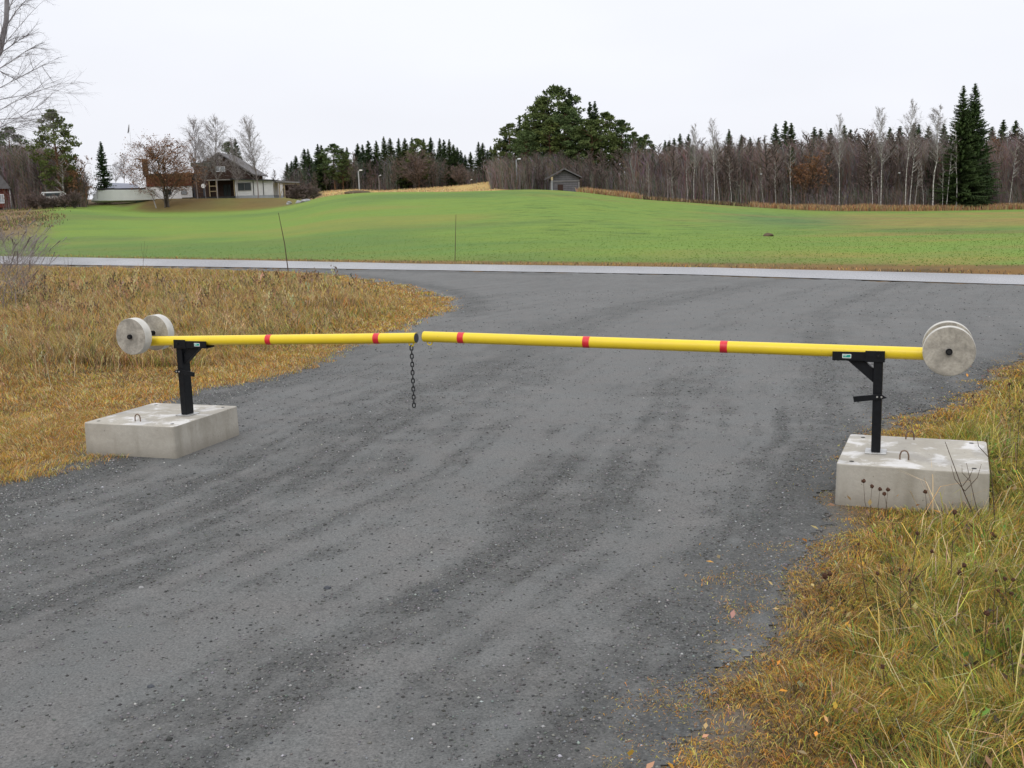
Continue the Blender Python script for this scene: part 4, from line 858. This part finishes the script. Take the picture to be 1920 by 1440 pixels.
H.window(451,474,346,360,-2.0,an,'glass','greywood',.8,1)
for u_ in (477.2,494): H.box('drainpipe',M['roofdark'],u_,u_+.9,344,368,-2.1,-2.003)
m=MB();m.tube([(H.X(395),-2.75,H.Zz(350)),(H.X(395),-2.70,H.Zz(350))],.34,20);ds=m.ob('satellite_dish',M['whitemetal'],H.root,smooth=40)
m=MB();m.tube([(H.X(395),-2.69,H.Zz(350)),(H.X(395),-1.5,H.Zz(350.6))],.03,8);m.ob('dish_arm',M['greywood'],ds)
B=Frame('red_outbuilding',318,372,169,'long low building with red boards above a white ground floor and a dark chimney','house')
wl=B.box('upper_wall',M['redwall'],281,357,332.2,351,0,6);B.box('lower_wall',M['white'],281.5,357,351.1,372.5,.12,6);B.poly('roof',M['roofdark'],[(278,330),(358,328.2),(358,330.6),(278,332.3)],-.6,6.6)
B.box('link_wall',M['bluewall'],357.2,375,331,371,.5,5);B.box('link_roof',M['roofdark'],356.5,377,328.6,331,-.1,5.6)
dr=B.box('door',M['whitemetal'],363,371.5,346,368,.42,.499);B.box('door_pane',M['curtain'],365,369.5,349,356,.40,.419,dr)
B.box('chimney',M['brick'],276.5,286,303,329.8,1.5,2.6);B.window(338,348,356.5,366,.118,wl,'curtain','greywood',.8,1);B.window(313,322,356.5,366,.118,wl,'glass','greywood',.8,0)
Cp=Frame('carport',540,369,166,'open timber carport with a flat roof at the right end of the house','carport')
Cp.poly('roof',M['greywood'],[(520,340.5),(562,343),(562,345.2),(520,342.8)],-.5,4)
for u_,d_ in ((525,0),(534,0),(560,0),(525,3.6),(558,3.6)): Cp.box('post',M['timber'],u_,u_+1.4,344.6 if u_>540 else 343.4,374,d_,d_+.12)
m=MB();m.tube([(Cp.X(526.5),.06,Cp.Zz(367)),(Cp.X(535),.06,Cp.Zz(346.5))],.06,4);m.ob('brace',M['timber'],Cp.root)
Cp.box('beam',M['timber'],524.8,560,345.3,347,-.05,-.0);Cp.box('back_wall',M['brown'],536,562,347,372,3.75,3.85)
K=Frame('red_cabin',6,388,150,'red wooden cabin with a grey roof and white window at the left edge','cabin')
kw=K.box('wall',M['redwall'],-35,18.5,357,389,0,5);K.poly('roof',M['roofgrey'],[(-38,358),(-20,333),(5,333),(21,358.5)],-.5,5.5);K.window(1,9,367,382,0,kw,'curtain','whitemetal',.9,1)
K.box('corner_board',M['whitemetal'],17.4,18.8,359,388,-.04,-.004)
G=Frame('log_barn',1059,360,170,'small grey log barn with a low gable roof at the edge of the wood','barn',yaw=R(4))
G.poly('wall',M['logs'],[(1034,360.5),(1034,335),(1058.5,321),(1085,335),(1085,360.5)],0,5.5)
G.poly('roof',M['roofgrey'],[(1058.3,317.2),(1090.5,333.5),(1090.5,335.6),(1058.3,319.4)],-.8,6.2);G.poly('roof',M['roofgrey'],[(1058,317.2),(1058,319.4),(1025,336),(1025,333.9)],-.8,6.2)
G.box('beam',M['greywood'],1033,1086,339.6,341,-.12,-.003);G.box('corner_log',M['greywood'],1033,1035.2,342,360,-.1,-.003);G.box('corner_log',M['greywood'],1084,1086,342,360,-.1,-.003)
G.box('door',M['brown'],1046,1056,346,359.5,-.05,-.003)
# boat, van, tarp shelter, flagpole, lamps
Bt=Frame('boat',232,379,156,'long white boat hull standing ashore left of the red building','boat')
def hullsec(pts,y0,y1): pass
m=MB();k_=Bt.k
st=[(180,378,358.5,.15),(190,379,358,.7),(215,379.5,358,1.15),(245,379.5,358.5,1.25),(284,379,358.5,1.2)]
for (u_,yb,yt,hw) in st: pass
V=[];F=[]
for (u_,yb,yt,hw) in st:
    xb=Bt.X(u_+ (0 if u_>181 else 0));xt=Bt.X(u_+ (10 if u_<181 else 2 if u_<200 else 0))
    V+=[(xt,-hw,Bt.Zz(yt)),(xb,-hw*.97,Bt.Zz(yb)+.25),(xb,0,Bt.Zz(yb)),(xb,hw*.72,Bt.Zz(yb)+.25),(xt,hw,Bt.Zz(yt))]
for i in range(len(st)-1):
    for j in range(4): F.append((i*5+j,i*5+j+1,(i+1)*5+j+1,(i+1)*5+j))
    F.append((i*5+4,i*5,(i+1)*5,(i+1)*5+4))
F.append((0,1,2,3,4)[::-1]);F.append(tuple(20+j for j in range(5)));m.add(V,F);m.ob('hull',M['hull'],Bt.root,bevel=.03)
m=MB();m.box(Bt.X(192),Bt.X(270),-1.0,1.0,Bt.Zz(358)+.01,Bt.Zz(355.5));m.ob('cover',M['roofdark'],Bt.root,bevel=.05)
m=MB();m.box(Bt.X(252),Bt.X(281),-.5,.5,Bt.Zz(381.5),Bt.Zz(379.2)+.1);m.ob('cradle',M['greenpaint'],Bt.root)
Tp=Frame('tarp_shelter',228,357,176,'pale bluish tent-like shelter behind the white boat','shelter')
Tp.poly('tarp',M['bluetarp'],[(190,366),(190,356.5),(208,343.5),(252,346),(262,357),(262,366)],0,5)
Vn=Frame('camper_van',100,388,149,'white van half hidden by bushes right of the red cabin','van')
vb=Vn.poly('body',M['whitemetal'],[(80,386),(80,371.5),(84,363),(118,362),(122.5,367),(123,386)],0,2);Vn.box('side_window',M['glass'],88,112,364.8,370.5,-.02,-.003,vb);Vn.box('lower_panel',M['greywood'],80.4,122.6,376,385.8,-.03,-.003,vb)
for u_ in (89,114):
    m=MB();m.tube([(Vn.X(u_),-.06,Vn.Zz(386)),(Vn.X(u_),.2,Vn.Zz(386))],.33,16);m.ob('wheel',M['hole'],Vn.root)
p=at(254,372,172);fp=empty('flagpole',tuple(p),'tall thin white flagpole with a drooping pennant above the garden','flagpole')
t_=at(252,232,172);hgt=t_[2]-p[2];m=MB();m.tube([(0,0,-1.5),(0,0,hgt)],[.05,.03],8);m.ob('pole',M['whitemetal'],fp)
m=MB();m.prism([(-.05,hgt-.1),(-.1,hgt-.2),(-.38,hgt-1.4),(-.3,hgt-1.5),(-.12,hgt-1.2),(-.05,hgt-.5)],-.03,.03);m.ob('pennant',M['roofgrey'],fp)
for (u_,yt,yb,d,lb) in ((672,320,362,199,'grey street lamp on the mown rise at the left, before the dark wood'),(968,299,356,178,'tall grey street lamp left of the log barn'),(710,329,358,201,'thin distant street lamp right of the left one'),(881,337,356,200,'tiny distant lamp at the wood edge between the two woods')):
    p=at(u_,yt,d);zb=float(gz(np.array([p[0]]),np.array([p[1]]))[0]);e_=empty('street_lamp',(p[0],p[1],zb),lb,'street lamp','street lamps');hh_=p[2]-zb
    q_=1 if u_ in (672,968) else .5;m=MB();m.tube([(0,0,-.4),(0,0,hh_)],[.13*q_,.10*q_],8);m.ob('pole',M['found' if q_==1 else 'greywood'],e_,smooth=40)
    m=MB();m.tube([(0,0,hh_-.15),(.35,-.1,hh_+.05)],.05,6);m.ob('arm',M['found'],e_)
    m=MB();m.box(.2,.2+.55*q_,-.28*q_,.08*q_,hh_-.02,hh_+.16*q_);hd=m.ob('lamp_head',M['lamp'],e_,bevel=.03)
for (u_,yt,d,lb) in ((1427,327,171,'small white lamp showing between the birches, middle of the right-hand wood'),(1686,325,170,'small white lamp showing between the white birches')):
    p=at(u_,yt,d);zb=float(gz(np.array([p[0]]),np.array([p[1]]))[0]);e_=empty('street_lamp',(p[0],p[1],zb),lb,'street lamp','street lamps');hh_=p[2]-zb
    m=MB();m.tube([(0,0,-.4),(0,0,hh_)],.07,6);m.ob('pole',M['bark'],e_);m=MB();m.box(-.13,.13,-.2,.1,hh_-.02,hh_+.12);m.ob('lamp_head',M['lamp'],e_,bevel=.04)
p=at(1035,338,166.5);zb=float(gz(np.array([p[0]]),np.array([p[1]]))[0]);e_=empty('marker_post',(p[0],p[1],zb),'thin post with a pale yellow top before the left corner of the barn','post');m=MB();m.tube([(0,0,-.3),(0,0,p[2]-zb)],.06,6);m.ob('pole',M['found'],e_);m=MB();m.box(-.16,.16,-.05,.05,p[2]-zb,p[2]-zb+.5);m.ob('plate',M['timber'],e_)
# rocks, heaps
def rock(u_,y_,d,w_,h_,label,cat='rock',name='rock',mat='stone',group=None):
    p=at(u_,y_,d);z=float(gz(np.array([p[0]]),np.array([d]))[0]);bm=bmesh.new();bmesh.ops.create_icosphere(bm,subdivisions=3,radius=1)
    r=random.Random(int(u_*7));off=[Vector((r.gauss(0,1),r.gauss(0,1),r.gauss(0,1))).normalized() for _ in range(9)]
    for v in bm.verts:
        s=1
        for o_ in off:
            q=v.co.normalized().dot(o_)
            if q>.72: s-=(q-.72)*.55
        v.co=Vector((v.co.x*w_*s,v.co.y*w_*.8*s,v.co.z*h_*s))
    me=bpy.data.meshes.new(name);bm.to_mesh(me);bm.free();me.materials.append(M[mat]);o_=bpy.data.objects.new(name,me);o_.location=(p[0],p[1],z+h_*.25);o_.rotation_euler[2]=r.random()*6;link(o_);tag(o_,label,cat,group)
rock(1440,452,60,.38,.16,'dark low heap of stones lying alone in the green field on the right','stone heap','stone_heap','soil')
rock(670,360,170,2.4,.45,'low brown brush heap at the foot of the left street lamp','heap','brush_heap','soil')
for u_,y_,w_,lb in ((560,386,.6,'flat pale stone, lowest of the stones at the foot of the garden slope'),(571,385,.75,'largest pale stone at the foot of the garden slope'),(577,386.5,.5,'small pale stone at the right end of the stones by the field'),(541,370,.5,'pale stone at the foot of the carport posts')):
    rock(u_,y_,151,w_,.32,lb,group='stones below the house')
for u_,y_,w_,lb in ((614,1105,.021,'dark round stone lying alone in the middle of the lane'),(817,1110,.018,'dark stone lying in the loose gravel right of the lone round one'),(337,875,.014,'small pale stone below the left concrete block'),(283,1290,.016,'dark stone near the lower left of the lane'),(265,1104,.016,'grey-white stone on the left part of the lane')):
    g_=gp(u_,y_);p=g_;bm=bmesh.new();bmesh.ops.create_icosphere(bm,subdivisions=2,radius=1)
    r=random.Random(int(u_))
    for v in bm.verts: v.co=Vector((v.co.x*w_,v.co.y*w_*.75,v.co.z*w_*.65))*(1+r.uniform(-.14,.14))
    me=bpy.data.meshes.new('pebble_stone');bm.to_mesh(me);bm.free();me.materials.append(M['stone' if 'pale' in lb or 'white' in lb else 'cap']);o_=bpy.data.objects.new('stone',me);o_.location=(g_[0],g_[1],w_*.35);link(o_);tag(o_,lb,'stone','stones on the lane')
# leaning white pole on slope
p=at(285,366,153);q=at(293,390,150);e_=MB();e_.tube([(0,0,0),tuple(q-p)],.07,6);o_=e_.ob('leaning_pole',M['greywood'],None);o_.location=tuple(p);tag(o_,'grey pole leaning on the slope below the end of the boat','pole')
#@@PLANTS
def plant(name,pts,r,heads,label,cat,group=None,hs=.012,side=()):
    """pts: world points of the stem, heads: indices"""
    b=Vector(pts[0]);e_=empty(name,tuple(b),label,cat,group)
    m=MB();m.tube([Vector(p)-b for p in pts],[r*(1-.6*i/(len(pts)-1)) for i in range(len(pts))],6)
    for sgm in side: m.tube([Vector(p)-b for p in sgm],[r*.6,r*.5,r*.25][:len(sgm)],5)
    m.ob('stem',M['stem'],e_,smooth=60)
    ends=[pts[-1]]*(1 if heads else 0)+([s[-1] for s in side] if heads>1 else [])
    for hpt in ends:
        bm=bmesh.new();bmesh.ops.create_icosphere(bm,subdivisions=2,radius=hs)
        for v in bm.verts: v.co=v.co*(1+rd.uniform(-.25,.3));v.co.z*=1.15
        me=bpy.data.meshes.new('seed_head');bm.to_mesh(me);bm.free();me.materials.append(M['seed']);o_=bpy.data.objects.new('seed_head',me);o_.location=Vector(hpt)-b;link(o_,e_)
# seed heads before the right block: drawn at their own ground distance
def stalk(u0,y0,u1,y1,label,name='dry_stalk',hs=.012,r=.003,br=0,group='dry stalks on the right-hand verge',heads=1,z=None):
    g_=gp(u0,y0,.03);d=g_[1];zt=float(gz(np.array([g_[0]]),np.array([d]))[0]);b=Vector((g_[0],g_[1],zt-.02));t=Vector(at(u1,y1,d+rd.uniform(-.05,.05)))
    mid=b.lerp(t,.5)+Vector((rd.gauss(0,.008),0,0));side=[]
    for k in range(br):
        f=rd.uniform(.45,.85);p=b.lerp(t,f);L=(t-b).length*rd.uniform(.15,.3);dx=rd.choice((-1,1));side.append([p,p+Vector((dx*L*.4,rd.uniform(-.2,.2)*L,L*.45)),p+Vector((dx*L*.5,0,L*.9))])
    plant(name,[b,mid,t],r,heads,label,'plant',group,hs,side)
for a in ((1632,966,1619,902,'leftmost dead thistle head in front of the right block'),(1633,966,1635,912,'tall second thistle head in front of the right block'),(1650,966,1650,917,'third thistle head from the left in front of the right block'),(1664,966,1658,926,'lowest thistle head in front of the right block'),(1660,966,1665,918,'rightmost thistle head of the close row before the right block'),(1742,972,1735,922,'lone thistle head before the middle of the right block')):
    stalk(*a,'dead_thistle',.0115,.0022,0,'dead thistles in front of the right block')
stalk(1843,985,1772,828,'reddish branched stalk leaning left over the top of the right block',r=.004,br=3,heads=0)
stalk(1846,985,1812,868,'short twig beside the leaning stalk at the right block',r=.003,br=1,heads=0)
stalk(1868,990,1850,822,'dark upright stalk along the right edge of the right block',r=.004,br=1,heads=0)
for k,a in enumerate(((1632,1135,1610,1020,'dark stalk with a brown head below the left end of the right block'),(1712,1180,1720,1000,'dark stalk rising before the middle of the right block'),(1782,1100,1790,960,'stalk with a small head below the right end of the right block'),(1686,1205,1688,1068,'straight black stalk in the middle of the right-hand grass'),(1640,1125,1645,1075,'short stalk with a dark head left of the straight black one'),(1810,1130,1808,1060,'thin stalk in the grass near the right picture edge'),(1860,1205,1868,1070,'pale stalk near the right picture edge'),(1882,1165,1884,1085,'stalk with brown heads at the right picture edge'),(1840,1250,1850,1150,'stalk with hanging brown heads in the lower right grass'),(1905,1300,1890,1180,'stalk at the far lower right corner'),(1660,1300,1655,1250,'short brown head low in the right-hand grass'),(1550,1105,1556,1075,'little brown head at the edge of the lane'),(1905,890,1912,770,'brown seed stalk behind the right block at the picture edge'),(1828,770,1824,742,'dark seed head on the crest of the verge behind the right block'),(1895,800,1893,720,'thin brown stalk at the right edge behind the block'))):
    stalk(*a,hs=.006+.0025*(k%3),r=.0028,br=k%4,heads=1+(k%2))
# far thin sticks beyond the left verge
def stick(u0,y0,u1,y1,label,r,name='marker_stick',bend=0,d=None):
    g_=gp(u0,y0,0.) if d is None else at(u0,y0,d);b=Vector((g_[0],g_[1],float(gz(np.array([g_[0]]),np.array([g_[1]]))[0])-.05));t=Vector(at(u1,y1,g_[1]));m=MB();m.tube([Vector((0,0,0)),(t-b)*.5+Vector((bend,0,0)),t-b],[r,r*.8,r*.5],6);o_=m.ob(name,M['stem'],None,smooth=60);o_.location=b;tag(o_,label,'stick')
stick(541,512,522,399,'dark crooked stick standing by the road, left of the lane mouth',.022,bend=.04)
stick(853,489,855,402,'thin straight brown stick at the far edge of the road',.016)
for (u0,y0,u1,y1,lb) in ((264,520,271,452,'dark weed stem against the road, left of the crooked stick'),(127,560,127,475,'tall weed stem near the left picture edge'),(403,600,412,535,'branched weed stem in the left verge above the boom'),(385,590,380,548,'short weed stem left of the branched one')):
    g_=gp(u0,y0,.15);b=Vector((g_[0],g_[1],float(gz(np.array([g_[0]]),np.array([g_[1]]))[0])));t=Vector(at(u1,y1,g_[1]));plant('dry_stalk',[b,b.lerp(t,.5)+Vector((.02,0,0)),t],.006,0,lb,'plant','weed stems in the left verge',side=[[b.lerp(t,.5),b.lerp(t,.7)+Vector((.08,0,0)),b.lerp(t,.9)+Vector((.12,0,0))],[b.lerp(t,.6),b.lerp(t,.8)-Vector((.08,0,0)),b.lerp(t,.95)-Vector((.1,0,0))]])
# near bare tree at the left edge: crown reaches into the picture
def near_tree():
    t=MB();b=TB();D=13.;r=random.Random(11)
    bp=at(-230,640,D);base=Vector((bp[0],D,float(gz(np.array([bp[0]]),np.array([D]))[0])))
    root=empty('birch_tree',tuple(base),'near bare birch at the left picture edge, fine branches reaching in at top left','tree')
    k=D/FP
    top=Vector(at(20,-60,D))-base
    trunk=[Vector((0,0,-.2)),Vector((.2,0,1.4)),Vector(at(-110,260,D))-base,Vector(at(0,95,D))-base,Vector(at(12,38,D))-base,Vector(at(14,-70,D))-base,Vector(at(30,-300,D))-base]
    t.tube(trunk,[.11,.09,.065,.038,.03,.022,.008],8)
    def tw(p,q,w_):
        d=q-p;m_=len(t.v);t.tube([p,q],[w_,w_*.4],3,cap=False)
    def br(p,d,L,w_,lev):
        pts=[p];dd=d.normalized();n=4
        for j in range(n):
            dd=(dd+Vector((r.gauss(0,.10),r.gauss(0,.10),r.gauss(0,.08)))+Vector((0,0,.03 if lev==0 else -.03))).normalized();pts.append(pts[-1]+dd*L/n)
        t.tube(pts,[w_*(1-.75*j/n) for j in range(n+1)],4 if lev<2 else 3,cap=False)
        if lev<3:
            for j in range([12,7,4][lev]):
                f=r.uniform(.15,.98)*n;i=min(n-1,int(f));p1=pts[i].lerp(pts[i+1],f-i);d1=((pts[i+1]-pts[i]).normalized()+Vector((r.gauss(0,.5),r.gauss(0,.5),r.gauss(0,.4)))).normalized()
                br(p1,d1,L*(.33 if lev==0 else .42)*(.6+.7*r.random()),w_*.42,lev+1)
    # main branches aimed into the picture
    for (u0,y0,u1,y1) in ((-30,130,60,20),(0,100,75,55),(-40,150,80,90),(-60,190,85,130),(-80,215,85,165),(-90,240,100,185),(-100,270,90,215),(-110,290,60,235),(-110,300,75,200),(5,60,60,-20),(10,30,40,-60),(-50,170,60,60),(-20,120,30,150),(-110,280,30,255),(0,95,-60,-30),(-60,190,-160,60),(-100,260,-260,130),(-110,300,-250,280),(12,0,90,-80)):
        p=Vector(at(u0,y0,D))-base;q=Vector(at(u1,y1,D+r.uniform(-.6,.6)))-base
        br(p,q-p,(q-p).length*1.02,.0075,0)
    t.v=t.v;o_=t.ob('trunk',M['greytwig'],root)
m=NM('grey_twigs');nz=m.noise(3,3);m.base(m.mix(m.rng(nz,.3,.7),(.16,.15,.16),(.30,.29,.30)),.9,.1);M['greytwig']=m.m
near_tree()
# low shrub at the left edge, against the field
sh=proto_bare(1.5,.7,44,'twigpale','twigpale',.05,.08,1.0,stems=11,n2=8,n3=8,trad=.03)
for (u_,t_,d,lb,s_) in ((-15,392,24,'blurred bare shrub at the left picture edge before the road',1.3),(25,425,26,'small bare shrub right of the edge shrub, before the road',1.1),(-50,400,22,'bare shrub partly outside the left picture edge',1.4)):
    place(sh,u_,t_,d,'bare_shrub',lb,'shrub','bare shrubs at the left edge',sx=s_)
